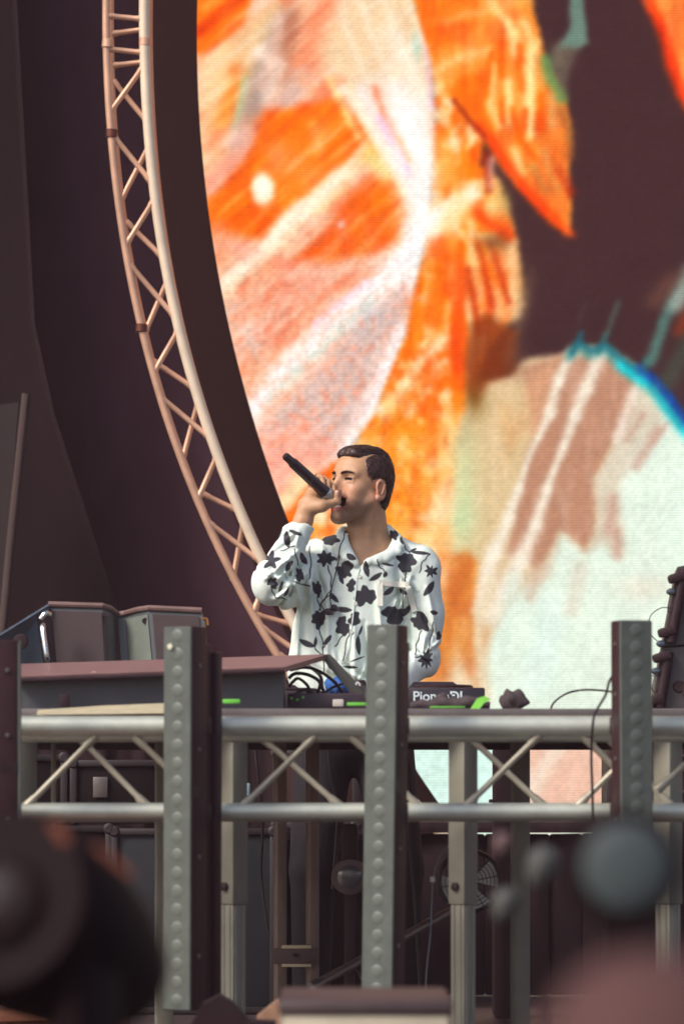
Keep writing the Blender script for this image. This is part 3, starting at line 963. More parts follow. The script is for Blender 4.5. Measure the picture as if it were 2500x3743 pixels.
BD = 9.30
bar_b = led_bar(652, 2292, 3692, -27, BD, 0.074, 0.075, 21, -4, 'grey upright led bar left of the singer with small bright speck near its top')
led_bar(1398, 2286, 3648, -23, BD, 0.078, 0.065, 21, -20, 'grey upright led bar standing in front of the singer', chan=False)
led_bar(2322, 2270, 3110, 15, BD, 0.080, 0.065, 13, 4, 'grey upright led bar at the right beside the stacked speakers', chan=False)
led_bar(62, 2345, 3420, 106, BD, 0.078, 0.060, 16, 2, 'dark upright led bar turned sideways at the left picture edge')

m = MB(); m.lathe([(0, 0.007), (0.0015, 0.0065), (0.002, 0.003)], W(622, 2363, BD - 0.006), (-0.45, -0.9, 0), 14); m.build('sticker', mat('pale_sticker', S(206, 200, 176), 0.6), bar_b)

# ------------------------------------------------------------------ booth table with telescopic legs
TZ = 0.95
TOPM = mat('table_top', S(96, 88, 86), 0.55, var=0.2, scale=9, bump=0.1, bscale=80)
LEGM = mat('table_leg', S(132, 128, 114), 0.55, metal=0.25, var=0.08, scale=16)
table = empty('booth_table', (0, 10.7, 0), 'long grey booth table on square telescopic legs behind the truss', 'table')
MB().box((0.0, 10.78, TZ - 0.012), (2.42, 1.86, 0.024), bev=0.004).build('table_top', TOPM, table)
MB().box((0.0, 10.05, TZ - 0.055), (2.36, 0.04, 0.06), bev=0.003).build('rail', BLK, table)
MB().box((0.0, 11.6, TZ - 0.055), (2.36, 0.04, 0.06), bev=0.003).build('rail', BLK, table)
for (px, d) in ((853, 9.93), (1692, 9.93), (84, 9.93), (2440, 9.93)):
    p = W(px, 0, d)
    zs = W(0, 3305, d).z
    a = 45 if px < 1000 else 47
    m = MB(); m.box((p.x, d, (TZ - 0.03 + zs) / 2), (0.054, 0.054, TZ - 0.03 - zs), rz(a), bev=0.003)
    leg = m.build('leg', LEGM, table)
    m = MB(); m.box((p.x, d, zs / 2), (0.046, 0.046, zs), rz(a), bev=0.003)
    for k in range(4):
        for off in (-0.011, 0.011):
            q = rz(a + 90 * k) @ Vector((off, -0.0235, 0))
            m.box((p.x + q.x, d + q.y, zs / 2), (0.008, 0.004, zs - 0.004), rz(a + 90 * k), bev=0.001, seg=1)
    m.build('inner_tube', LEGM, leg)
    q = rz(a) @ Vector((-0.027, 0, 0)) if px < 1000 else rz(a - 90) @ Vector((0, 0.027, 0))
    q = rz(a) @ Vector((-0.028, -0.0, 0))
    zk = W(0, 3240, d).z
    m = MB(); m.lathe([(0, 0.011), (0.008, 0.011), (0.010, 0.007)], Vector((p.x, d, zk)) + q, rz(a) @ Vector((-1, 0, 0)), 14)
    m.build('bolt', BLK, leg)
for px in (600, 1900):
    p = W(px, 0, 11.5)
    m = MB(); m.box((p.x, 11.5, (TZ - 0.03) / 2), (0.05, 0.05, TZ - 0.03), rz(10), bev=0.003)
    m.build('leg', LEGM, table)

p = W(198, 0, 10.5)
MB().box((p.x, 10.5, (TZ - 0.03) / 2), (0.014, 0.014, TZ - 0.03), bev=0.002).build('upright', LEGM, table)
# beige board along the table's front left
m = MB(); m.slab([W(135, 2613, 9.80), W(640, 2607, 9.80), W(640, 2569, 9.80), W(380, 2579, 9.80), W(140, 2595, 9.80)], (0, 0.046, 0))
o = m.build('board', mat('pale_wood', S(206, 192, 160), 0.6, var=0.12, scale=20, stretch=(1, 8, 8)))
tag(o, 'pale wooden board lying on the table edge under the grey case', 'board')

# ------------------------------------------------------------------ grey case with sloping lid
case = empty('sloped_case', W(560, 2600, 10.6), 'grey equipment case with a brownish sloping lid left of the singer', 'case')
CASE = mat('case_grey', S(74, 75, 78), 0.65, var=0.14, scale=12, bump=0.1, bscale=160)
LID = mat('case_lid', S(124, 92, 90), 0.55, var=0.14, scale=10, bump=0.05, bscale=200)
zf = TZ + 0.002
A = [W(60, 2486, 10.42), W(1036, 2452, 10.52)]
fb = [Vector((A[0].x, A[0].y, zf)), Vector((A[1].x, A[1].y, zf))]
bk = Vector((0, 0.42, 0.0))
m = MB(); m.hull8([fb[0], fb[1], A[1], A[0], fb[0] + bk, fb[1] + bk, A[1] + bk + Vector((0, 0, .03)), A[0] + bk + Vector((0, 0, .03))])
m.build('body', CASE, case)
lidq = [W(55, 2474, 10.38), W(1040, 2438, 10.46), W(1200, 2391, 10.86), W(55, 2427, 10.86)]
m = MB(); m.slab(lidq, (0, 0.004, -0.014)); m.build('lid', LID, case)
m = MB(); m.tube([l + Vector((0, -0.003, -0.011)) for l in lidq[:2]], 0.006, n=8); m.build('lid_trim', BLK, case)
STRUT = mat('strut_grey', S(72, 70, 64), 0.5, var=0.12)
m = MB(); m.slab([W(1165, 2391, 10.84), W(1208, 2392, 10.84), W(1352, 2548, 10.84), W(1300, 2556, 10.84)], (0, 0.03, 0)); m.build('strut', STRUT, case)
m = MB(); m.box(W(238, 2562, 10.40), (0.026, 0.012, 0.036), bev=0.002); m.build('latch', BLK, case)
sw = []
for t in range(40):
    a = t / 39 * 9.0
    r_ = 2 + 9 * t / 39
    sw.append(W(1306 + r_ * 0.9 * math.cos(a), 2500 + r_ * 0.8 * math.sin(a), 10.83))
m = MB(); m.tube(sw[8:30], 0.0022, n=6); m.build('logo_mark', mat('white_print', S(226, 226, 220), 0.5), case)
m = MB()
m.slab([W(330, 2462, 10.45), W(352, 2462, 10.45), W(452, 2424, 10.80), W(425, 2426, 10.80)], (0, 0, 0.003))
m.build('tape_strip', mat('pink_tape', S(190, 150, 148), 0.4), case)

# ------------------------------------------------------------------ monitor speaker on the left
SPK = mat('speaker_body', S(74, 78, 80), 0.5, var=0.15, scale=18, bump=0.12, bscale=320)
GRILLE = mat('speaker_grille', S(58, 42, 42), 0.75, var=0.2, scale=260, bump=0.4, bscale=420)
RIMM = mat('speaker_rim', S(112, 86, 80), 0.55, var=0.15)
PANEL = mat('speaker_panel', S(108, 114, 105), 0.4, var=0.2, scale=8)
STEEL = mat('steel_fitting', S(190, 194, 192), 0.25, metal=0.9, var=0.1)
spk = empty('monitor_speaker', W(440, 2600, 11.1), 'large dark monitor speaker with two grille panels on the left of the booth', 'speaker')
d1 = 11.05
tilt = lambda px, py, d: W(px, py, d)
top = [(178, 2211, 0.0), (375, 2217, 0.0), (402, 2224, 0.05), (424, 2243, 0.10), (452, 2238, 0.10), (500, 2228, 0.05), (545, 2225, 0.0), (738, 2234, 0.0)]
bot = [(214, 2640, 0.0), (400, 2640, 0.0), (424, 2640, 0.05), (450, 2640, 0.10), (476, 2640, 0.10), (540, 2640, 0.05), (580, 2640, 0.0), (772, 2640, 0.0)]
zb = TZ + 0.003
fr = []
for (a, b) in zip(top, bot):
    pt = W(a[0], a[1], d1 + 0.10) + Vector((0, a[2], 0))
    pb = W(b[0], b[1], d1) + Vector((0, a[2], 0)); pb.z = zb
    fr.append((pt, pb))
m = MB()
n = len(fr)
vs = [p[0] for p in fr] + [p[1] for p in fr] + [p[0] + Vector((0, 0.30 - t[2], -0.02)) for p, t in zip(fr, top)] + [p[1] + Vector((0, 0.34 - t[2], 0)) for p, t in zip(fr, top)]
fs = []
for i in range(n - 1):
    fs += [(n + i, n + i + 1, i + 1, i), (i, i + 1, 2 * n + i + 1, 2 * n + i), (n + i + 1, n + i, 3 * n + i, 3 * n + i + 1), (2 * n + i, 2 * n + i + 1, 3 * n + i + 1, 3 * n + i)]
fs += [(0, 2 * n, 3 * n, n), (n - 1, 2 * n - 1, 4 * n - 1, 3 * n - 1)]
m._add(vs, fs); m.build('cabinet', SPK, spk)
m = MB(); m.tube([p[0] + Vector((0, -0.004, 0.002)) for p in fr], 0.0085, n=8); m.build('top_rim', RIMM, spk)


def fpoint(u, v, off=-0.006):
    """point on the front: u along the profile (fractional index), v 0 top .. 1 bottom"""
    i = min(int(u), n - 2); t = u - i
    a = fr[i][0].lerp(fr[i + 1][0], t); b = fr[i][1].lerp(fr[i + 1][1], t)
    p = a.lerp(b, v); p.y += off
    return p


def fpanel(name, u0, u1, v0, v1, mt, off=-0.006):
    m = MB(); m.slab([fpoint(u0, v1, off), fpoint(u1, v1, off), fpoint(u1, v0, off), fpoint(u0, v0, off)], (0, 0.008, 0))
    return m.build(name, mt, spk)


fpanel('grille', 0.06, 0.98, 0.05, 0.97, GRILLE)
fpanel('grille', 6.06, 6.94, 0.05, 0.97, GRILLE)
fpanel('horn_wall', 1.02, 3.0, 0.06, 0.97, mat('horn_brown', S(82, 58, 56), 0.55), -0.004)
fpanel('horn_panel', 4.05, 5.85, 0.05, 0.97, PANEL, -0.005)
for u in (1.25, 5.6):
    p = fpoint(u, 0.11, -0.008)
    m = MB(); m.lathe([(0, 0.009), (0.004, 0.009)], p, (0, -1, 0), 14); m.build('screw', BLK, spk)
# side cheek with handle
ck = [W(178, 2212, 11.13), W(-70, 2366, 10.9), W(-130, 2640, 10.9), W(214, 2640, 11.04)]
for i in (2, 3): ck[i].z = zb
m = MB(); m.slab(ck, (0.0, 0.035, 0.0)); m.build('side_cheek', mat('cheek_grey', S(80, 87, 90), 0.45, var=0.1, scale=20, bump=0.1, bscale=300), spk)
m = MB(); m.tube([ck[0] + Vector((0, -.004, 0)), ck[1] + Vector((0, -.004, 0))], 0.004, n=8); m.build('edge_trim', STEEL, spk)
rec = [W(132, 2248, 10.98), W(186, 2226, 11.02), W(206, 2420, 10.98), W(160, 2424, 10.94)]
m = MB(); m.slab(rec, (0, 0.03, 0)); hr = m.build('handle_recess', BLK, spk)
m = MB(); m.tube(catmull([W(160, 2286, 10.95), W(158, 2300, 10.93), W(172, 2400, 10.91), W(176, 2412, 10.94)], 6), 0.008, n=10); m.build('handle', STEEL, hr)
m = MB(); m.tube(catmull([W(150, 2262, 10.94), W(168, 2242, 10.94), W(184, 2246, 10.96)], 5), 0.007, n=8); m.build('latch_plate', STEEL, hr)
m = MB(); m.lathe([(0, 0.022), (0.012, 0.020), (0.014, 0.012)], W(78, 2345, 10.93), (0, -1, 0), 20); m.build('knob', BLK, spk)
m = MB(); m.tube(catmull([W(738, 2262, 11.1), W(756, 2262, 11.1), W(760, 2285, 11.1)], 5), 0.0035, n=6); m.build('ring', mat('brass', S(176, 124, 70), 0.35, metal=0.8), spk)

# ------------------------------------------------------------------ stacked speakers at the right edge
SPK2 = mat('array_body', S(62, 56, 56), 0.5, var=0.15, scale=20, bump=0.1, bscale=300)
def array_box(quad, d, label, name='array_speaker'):
    e = empty(name, W(quad[3][0], quad[3][1], d), label, 'speaker', 'speakers stacked on the right of the booth')
    q = [W(a, b, d) for a, b in quad]
    m = MB(); m.slab([q[3], q[2], q[1], q[0]], (0.02, 0.34, 0)); m.build('cabinet', SPK2, e)
    # hinge rail down its left side with two lugs, a pin and its lanyard
    up = (q[0] - q[3]).normalized()
    m = MB(); m.tube([q[3] + Vector((0.02, -0.012, 0)) + up * 0.01, q[0] + Vector((0.02, -0.012, 0)) - up * 0.01], 0.0155, n=12); m.build('hinge_rail', BLK, e)
    L = (q[0] - q[3]).length
    for t in (0.18, 0.86):
        c_ = q[3] + up * (L * t) + Vector((0.004, -0.014, 0))
        R_ = Matrix.Rotation(-0.25, 3, 'Y')
        MB().box(c_, (0.052, 0.04, 0.026), R_, bev=0.008).build('lug', BLK, e)
        pin = c_ + Vector((-0.018, -0.004, -0.040 if t > 0.5 else -0.034))
        m = MB(); m.lathe([(-0.012, 0.005), (-0.008, 0.010), (0.004, 0.010), (0.012, 0.005)], pin, (-1, -0.4, 0), 14); pn = m.build('pin', mat('pin_steel', S(96, 104, 112), 0.3, metal=0.7), e)
        ln = [pin, pin + Vector((-0.030, 0, 0.03)), pin + Vector((-0.030, 0, 0.075)), pin + Vector((0.0, 0, 0.10)), pin + Vector((0.03, 0, 0.10))]
        if t > 0.5:
            ln = [pin, pin + Vector((-0.006, 0, -0.03)), pin + Vector((-0.008, 0, -0.055)), pin + Vector((0.006, 0, -0.055))]
        m = MB(); m.tube(catmull(ln, 6), 0.0014, n=6); m.build('lanyard', BLK, pn)
    m = MB(); m.slab([W(quad[3][0] + 110, quad[3][1] - 60, d - 0.008), W(quad[2][0], quad[2][1] - 50, d - 0.008), W(quad[1][0], quad[1][1] + 40, d - 0.008), W(quad[0][0] + 96, quad[0][1] + 60, d - 0.008)], (0, 0.012, 0)); m.build('grille', GRILLE, e)
    m = MB(); m.lathe([(0, 0.018), (0.006, 0.014)], W(quad[3][0] + 100, quad[3][1] - 90, d), (0, -1, 0), 16); m.build('bolt', BLK, e)
    return e


array_box([(2474, 2072), (2800, 2010), (2800, 2330), (2420, 2362)], 10.9, 'dark speaker cabinet on top of the tilted right stack')
array_box([(2416, 2370), (2800, 2338), (2800, 2600), (2380, 2600)], 10.9, 'dark speaker cabinet at the bottom of the tilted right stack')
m = MB(); m.box((W(2600, 0, 10.9).x, 11.05, TZ + 0.012), (0.36, 0.42, 0.02), bev=0.003)
o = m.build('speaker_plinth', mat('plinth_grey', S(112, 96, 92), 0.6)); tag(o, 'flat grey plinth under the right speaker stack', 'plinth')

# ------------------------------------------------------------------ players, mixer and clutter on the table
DECK = mat('player_black', S(40, 32, 38), 0.35, var=0.2, scale=20)
WHITE = mat('white_letters', S(214, 224, 226), 0.5, var=0.02)


def text(body, loc, size, parent, name='lettering', extr=0.0006, sx=1.0):
    cu = bpy.data.curves.new(name, 'FONT')
    cu.body = body; cu.size = size; cu.extrude = extr; cu.offset = size * 0.018
    cu.materials.append(WHITE)
    t = bpy.data.objects.new(name, cu)
    COL.objects.link(t)
    bpy.context.view_layer.update()
    me_ = bpy.data.meshes.new_from_object(t.evaluated_get(bpy.context.evaluated_depsgraph_get()))
    me_.name = name
    me_.transform(Matrix.Rotation(math.radians(90), 4, 'X'))
    COL.objects.unlink(t); bpy.data.objects.remove(t); bpy.data.curves.remove(cu)
    if not me_.materials: me_.materials.append(WHITE)
    return link(bpy.data.objects.new(name, me_), loc, parent)


def player(px0, px1, ptop, d, label, letters):
    a, b = W(px0, ptop, d), W(px1, ptop, d)
    e = empty('media_player', (a.x / 2 + b.x / 2, d + 0.16, TZ), label, 'media player', 'media players on the booth table')
    w_ = b.x - a.x
    h = a.z - TZ
    MB().box(((a.x + b.x) / 2, d + 0.17, TZ + 0.002 + h / 2), (w_, 0.34, h), bev=0.005).build('body', DECK, e)
    m = MB(); m.hull8([Vector((a.x + 0.01, d + 0.2, TZ + h)), Vector((b.x - 0.05, d + 0.2, TZ + h)), Vector((b.x - 0.085, d + 0.23, TZ + h + 0.025)), Vector((a.x + 0.03, d + 0.23, TZ + h + 0.025)),
                       Vector((a.x + 0.01, d + 0.33, TZ + h)), Vector((b.x - 0.05, d + 0.33, TZ + h)), Vector((b.x - 0.085, d + 0.31, TZ + h + 0.028)), Vector((a.x + 0.03, d + 0.31, TZ + h + 0.028))])
    m.build('display_hood', DECK, e)
    c_ = Vector(((a.x + b.x) / 2, d + 0.10, TZ + h))
    m = MB(); m.lathe([(0, 0.085), (0.008, 0.085), (0.012, 0.08), (0.012, 0.03), (0.009, 0.028)], c_, (0, 0, 1), 32); m.build('jog_wheel', BLK, e)
    for k in range(6):
        MB().box((a.x + 0.03 + k * 0.012, d + 0.02, TZ + h + 0.003), (0.009, 0.014, 0.007), bev=0.002).build('button', BLK, e)
    if letters:
        text('Pioneer', Vector((W(1508, 0, d).x, d - 0.0015, W(0, 2561, d).z)), 0.0385, e)
        text('DJ', Vector((W(1642, 0, d).x, d - 0.0015, W(0, 2561, d).z)), 0.0385, e)
    return e


player(1478, 1772, 2516, 11.15, 'black media player with white lettering right of the singer', True)
player(930, 1180, 2528, 11.22, 'black media player half hidden under cables behind the grey case', False)
mx = empty('mixer', (W(1330, 0, 11.2).x, 11.35, TZ), 'black dj mixer standing in front of the singer between the players', 'mixer')
a, b = W(1215, 0, 11.2).x, W(1462, 0, 11.2).x
MB().box(((a + b) / 2, 11.36, TZ + 0.048), (b - a, 0.34, 0.092), bev=0.005).build('body', DECK, mx)
for r_ in range(3):
    for k in range(6):
        m = MB(); m.lathe([(0, 0.008), (0.014, 0.007), (0.016, 0.004)], (a + 0.03 + k * 0.03, 11.24 + r_ * 0.07, TZ + 0.094), (0, 0, 1), 12); m.build('knob', BLK, mx)

LIME = mat('lime_tape', S(104, 186, 64), 0.5, var=0.1)
for i, (x0, y0, x1, y1, d, nm) in enumerate(((815, 2572, 878, 2556, 9.99, 'lime tape strip at the left end of the grey table edge'), (1200, 2552, 1232, 2546, 10.9, 'thin lime tape strip among the cables'), (1246, 2553, 1288, 2542, 10.9, 'thicker lime tape strip among the cables'), (1268, 2580, 1342, 2568, 9.97, 'long lime tape strip on the table edge beside the middle led bar'), (1570, 2588, 1700, 2582, 9.97, 'faint lime strip under the cloth right of the middle led bar'))):
    p, q = W(x0, y0, d), W(x1, y1, d)
    m = MB(); m.box((p + q) / 2, (q.x - p.x, 0.02, q.z - p.z), bev=0.002)
    tag(m.build('tape_strip', LIME), nm, 'tape')
GREEN = mat('lime_cloth', S(132, 206, 78), 0.8, var=0.15)
CLOTH = mat('dark_cloth', S(66, 54, 56), 0.9, var=0.2, scale=40, bump=0.5, bscale=60)


def lump(name, path, rs, mt, label, cat, parent=None, seed=0, squash=0.5):
    """soft crumpled bundle along a path"""
    pts = catmull([W(*p) for p in path], 7)
    rr = np.interp(np.linspace(0, len(rs) - 1, len(pts)), range(len(rs)), rs)
    m = MB(); m.tube(pts, [float(r) for r in rr], n=22)
    rnd = random.Random(seed)
    ph = [rnd.random() * 6 for _ in range(8)]
    for v in m.bm.verts:
        c_ = v.co
        k = 0.16 * math.sin(c_.x * 95 + ph[0]) * math.sin(c_.z * 120 + ph[1]) + 0.12 * math.sin(c_.x * 210 + c_.z * 160 + ph[2]) + 0.1 * math.sin(c_.y * 150 + ph[3])
        near = min(pts, key=lambda q: (q - c_).length)
        v.co = near + (c_ - near) * (1 + k)
        if v.co.z < TZ + 0.002: v.co.z = TZ + 0.002
    o = m.build(name, mt, parent, angle=80)
    if parent is None:
        tag(o, label, cat)
    return o


cl = empty('rolled_cloth', W(1640, 2590, 10.2), 'dark rolled cloth with a lime flap lying in front of the lettered player', 'cloth')
lump('roll', [(1500, 2582, 10.15, ), (1560, 2575, 10.15), (1640, 2572, 10.15), (1720, 2572, 10.15), (1790, 2580, 10.15)], [0.010, 0.014, 0.017, 0.020, 0.010], CLOTH, '', '', cl, 3)
lump('peak', [(1588, 2572, 10.22), (1612, 2556, 10.22), (1634, 2572, 10.22)], [0.010, 0.018, 0.010], CLOTH, '', '', cl, 5)
m = MB(); fl = [W(1718, 2592, 10.10), W(1752, 2592, 10.10), W(1768, 2570, 10.10), W(1794, 2556, 10.12), W(1770, 2544, 10.12), W(1744, 2552, 10.10)]
m.slab(fl, (0, 0.01, 0)); m.build('flap', GREEN, cl)
lump('bag', [(1832, 2582, 10.25), (1862, 2568, 10.25), (1900, 2570, 10.25), (1912, 2586, 10.25)], [0.018, 0.034, 0.030, 0.012], CLOTH, 'small dark crumpled pouch at the right end of the rolled cloth', 'pouch', None, 9)
lump('cloth', [(1190, 2520, 11.05), (1230, 2512, 11.05), (1275, 2522, 11.05)], [0.02, 0.03, 0.02], mat('blue_cloth', S(40, 92, 160), 0.8, var=0.3, scale=30, bump=0.4), 'blue cloth bundled behind the cables below the shirt', 'cloth', None, 12)

CABLE = mat('cable_rubber', S(38, 26, 30), 0.5, var=0.15)
cabs = [
    ([(1060, 2425, 10.95), (1120, 2432, 10.92), (1170, 2470, 10.9), (1180, 2520, 10.9), (1210, 2560, 10.9), (1300, 2575, 10.95)], 0.0052),
    ([(1062, 2450, 10.9), (1110, 2440, 10.88), (1160, 2450, 10.88), (1220, 2490, 10.88), (1260, 2540, 10.88), (1320, 2580, 10.9)], 0.0045),
    ([(1055, 2480, 10.85), (1080, 2462, 10.85), (1130, 2468, 10.85), (1170, 2500, 10.85), (1140, 2560, 10.85), (1080, 2580, 10.88)], 0.005),
    ([(1056, 2510, 10.82), (1090, 2480, 10.82), (1130, 2520, 10.84), (1100, 2570, 10.84)], 0.0045),
    ([(1160, 2575, 10.86), (1190, 2530, 10.86), (1250, 2500, 10.9), (1330, 2490, 11.0)], 0.004),
    ([(1065, 2540, 10.8), (1130, 2555, 10.8), (1200, 2540, 10.82), (1290, 2560, 10.84)], 0.0045),
    ([(1060, 2560, 10.78), (1110, 2520, 10.8), (1160, 2545, 10.8), (1220, 2575, 10.8)], 0.005),
]
whr = ['thick black cable arching highest beside the case', 'black cable arching down towards the middle led bar', 'black cable looped under the case lid', 'short black cable curled against the case side',
       'thin black cable rising to the mixer', 'black cable lying flat along the table', 'black cable humped low beside the case']
for (pts, r), lab in zip(cabs, whr):
    P_ = [W(*p) for p in pts]
    for p in P_: p.z = max(p.z, TZ + r)
    m = MB(); m.tube(catmull(P_, 10), r, n=8)
    tag(m.build('cable', CABLE), lab, 'cable', 'cables tangled on the table')
m = MB()
for p in ((1100, 2540), (1122, 2556), (1160, 2530), (1090, 2566)):
    pass
BOXB = mat('power_strip', S(48, 34, 40), 0.5, var=0.2)
ps = empty('power_strip', W(1180, 2600, 10.6), 'dark power box with tiny green lights under the cables', 'power box')
a, b = W(1052, 2560, 10.62), W(1330, 2560, 10.62)
MB().box(((a.x + b.x) / 2, 10.70, TZ + 0.03), (b.x - a.x, 0.14, 0.058), bev=0.005).build('body', BOXB, ps)
for px, py in ((1066, 2552), (1087, 2558), (1108, 2549)):
    m = MB(); m.lathe([(0, 0.004), (0.003, 0.003)], W(px, py, 10.628), (0, -1, 0), 10); m.build('pilot_light', LIME, ps)
MB().box(W(1236, 2570, 10.6), (0.03, 0.03, 0.02), bev=0.003).build('plug', mat('pale_plug', S(190, 180, 168), 0.5), ps)

# cables at the right
m = MB(); m.tube(catmull([W(2010, 2606, 10.4), W(2022, 2570, 10.4), W(2070, 2535, 10.4), (W(2130, 2522, 10.4)), W(2200, 2524, 10.3), W(2250, 2532, 10.0)], 10), 0.0028, n=8)
tag(m.build('cable', CABLE), 'thin black cable arching over the table towards the right led bar', 'cable')
m = MB(); m.tube(catmull([W(2246, 2460, 9.5), W(2226, 2490, 9.42), W(2212, 2540, 9.42), W(2180, 2595, 9.42), W(2166, 2640, 9.40), W(2160, 2760, 9.42), W(2164, 2900, 9.43), W(2166, 3060, 9.44)], 10), 0.0034, n=8)
tag(m.build('cable', CABLE), 'thin black cable hanging down over the truss left of the right led bar', 'cable')
# ------------------------------------------------------------------ the singer: smooth bodies blended from tapered solids
class Field:
    def __init__(s, xs, ys, zs):
        s.xs, s.ys, s.zs = [np.asarray(a, np.float32) for a in (xs, ys, zs)]
        s.v = np.full((len(s.xs), len(s.ys), len(s.zs)), 0.5, np.float32)

    def _sl(s, lo, hi):
        out = []
        for a, l, h in zip((s.xs, s.ys, s.zs), lo, hi):
            i = max(int(np.searchsorted(a, l)) - 1, 0); j = min(int(np.searchsorted(a, h)) + 1, len(a))
            if j <= i: return None
            out.append(slice(i, j))
        return tuple(out)

    def put(s, lo, hi, fn, k=0.01, op='add', pad=0.05):
        lo = [a - pad - k for a in lo]; hi = [a + pad + k for a in hi]
        sl = s._sl(lo, hi)
        if sl is None: return
        X = s.xs[sl[0]][:, None, None]; Y = s.ys[sl[1]][None, :, None]; Z = s.zs[sl[2]][None, None, :]
        d = fn(X, Y, Z)
        v = s.v[sl]
        if op == 'add':
            h = np.clip(0.5 + 0.5 * (v - d) / k, 0, 1)
            s.v[sl] = v * (1 - h) + d * h - k * h * (1 - h)
        elif op == 'sub':
            d = -d
            h = np.clip(0.5 - 0.5 * (v - d) / k, 0, 1)
            s.v[sl] = v * (1 - h) + d * h + k * h * (1 - h)
        elif op == 'int':
            s.v[sl] = np.maximum(v, d)

    def cap(s, a, b, ra, rb, k=0.01, op='add', sq=(1, 1, 1)):
        a = np.array(a, float); b = np.array(b, float)
        r = max(ra, rb)
        lo = np.minimum(a, b) - r / min(sq); hi = np.maximum(a, b) + r / min(sq)
        q = np.array(sq)
        A, B = a * q, b * q
        AB = B - A; L2 = float(AB @ AB) + 1e-12

        def fn(X, Y, Z):
            x, y, z = X * q[0] - A[0], Y * q[1] - A[1], Z * q[2] - A[2]
            t = np.clip((x * AB[0] + y * AB[1] + z * AB[2]) / L2, 0, 1)
            return (np.sqrt((x - t * AB[0]) ** 2 + (y - t * AB[1]) ** 2 + (z - t * AB[2]) ** 2) - (ra + (rb - ra) * t)).astype(np.float32)
        s.put(lo, hi, fn, k, op)

    def ell(s, c, r, R=None, k=0.01, op='add'):
        """ellipsoid; R rows are its own axes in world space"""
        c = np.array(c, float); r = np.array(r, float)
        R_ = np.eye(3) if R is None else np.array(R, float)
        ext = np.sqrt(((R_ * r[:, None]) ** 2).sum(0))

        def fn(X, Y, Z):
            x, y, z = X - c[0], Y - c[1], Z - c[2]
            u = [(x * R_[i, 0] + y * R_[i, 1] + z * R_[i, 2]) for i in range(3)]
            k0 = np.sqrt(sum((u[i] / r[i]) ** 2 for i in range(3)))
            k1 = np.sqrt(sum((u[i] / r[i] ** 2) ** 2 for i in range(3))) + 1e-9
            return (k0 * (k0 - 1) / k1).astype(np.float32)
        s.put(c - ext, c + ext, fn, k, op)

    def mesh(s):
        """surface nets over the (uneven) grid"""
        v = s.v
        ins = v < 0
        cnt = sum(ins[i:ins.shape[0] - 1 + i, j:ins.shape[1] - 1 + j, k:ins.shape[2] - 1 + k].astype(np.int8) for i in (0, 1) for j in (0, 1) for k in (0, 1))
        act = (cnt > 0) & (cnt < 8)
        ci = np.argwhere(act)
        n = len(ci)
        cid = -np.ones(act.shape, np.int64); cid[act] = np.arange(n)
        acc = np.zeros((n, 3)); num = np.zeros(n)
        cr = [(i, j, k) for i in (0, 1) for j in (0, 1) for k in (0, 1)]
        vals = {c: v[ci[:, 0] + c[0], ci[:, 1] + c[1], ci[:, 2] + c[2]].astype(np.float64) for c in cr}
        for a in cr:
            for ax in range(3):
                if a[ax] == 0:
                    b = list(a); b[ax] = 1; b = tuple(b)
                    va, vb = vals[a], vals[b]
                    mk = (va < 0) != (vb < 0)
                    t = np.where(mk, va / (va - vb + 1e-20), 0)
                    p = np.array(a, float)[None, :].repeat(n, 0); p[:, ax] += t
                    acc[mk] += p[mk]; num[mk] += 1
        g = ci + acc / num[:, None]
        P = np.stack([np.interp(g[:, i], np.arange(len(a)), a) for i, a in enumerate((s.xs, s.ys, s.zs))], -1)
        Q = []
        for ax in range(3):
            sh = [slice(None)] * 3; s2 = [slice(None)] * 3
            sh[ax] = slice(0, -1); s2[ax] = slice(1, None)
            a, b = ins[tuple(sh)], ins[tuple(s2)]
            e = np.argwhere(a != b)
            o1, o2 = [(1, 2), (2, 0), (0, 1)][ax]
            ok = (e[:, o1] > 0) & (e[:, o2] > 0) & (e[:, o1] < ins.shape[o1] - 1) & (e[:, o2] < ins.shape[o2] - 1)
            e = e[ok]
            flip = a[tuple(e.T)]

            def cell(d1, d2):
                q = e.copy(); q[:, o1] += d1; q[:, o2] += d2
                return cid[tuple(q.T)]
            q = np.stack([cell(-1, -1), cell(0, -1), cell(0, 0), cell(-1, 0)], -1)
            q[~flip] = q[~flip][:, ::-1]
            Q.append(q)
        Q = np.concatenate(Q)
        Q = Q[(Q >= 0).all(1)]
        return P, Q


def subdivide(P, Q):
    """each quad into four"""
    E = np.sort(np.concatenate([Q[:, [0, 1]], Q[:, [1, 2]], Q[:, [2, 3]], Q[:, [3, 0]]]), 1)
    key = E[:, 0].astype(np.int64) * len(P) + E[:, 1]
    uk, inv = np.unique(key, return_inverse=True)
    e0, e1 = uk // len(P), uk % len(P)
    mid = (P[e0] + P[e1]) / 2
    cen = P[Q].mean(1)
    n, ne, nq = len(P), len(uk), len(Q)
    m = [inv[i * nq:(i + 1) * nq] + n for i in range(4)]
    c = np.arange(nq) + n + ne
    q = np.concatenate([np.stack([Q[:, i], m[i], c, m[i - 1]], -1) for i in range(4)])
    return np.concatenate([P, mid, cen]), q


def span(*segs):
    """uneven axis samples: (from, to, step) pieces"""
    out = []
    for a, b, st in segs:
        k = max(int(round((b - a) / st)), 1)
        out += list(a + (b - a) * np.arange(k) / k)
    out.append(segs[-1][1])
    return out


wv3 = lambda px, py, d: np.array(W(px, py, d)[:])
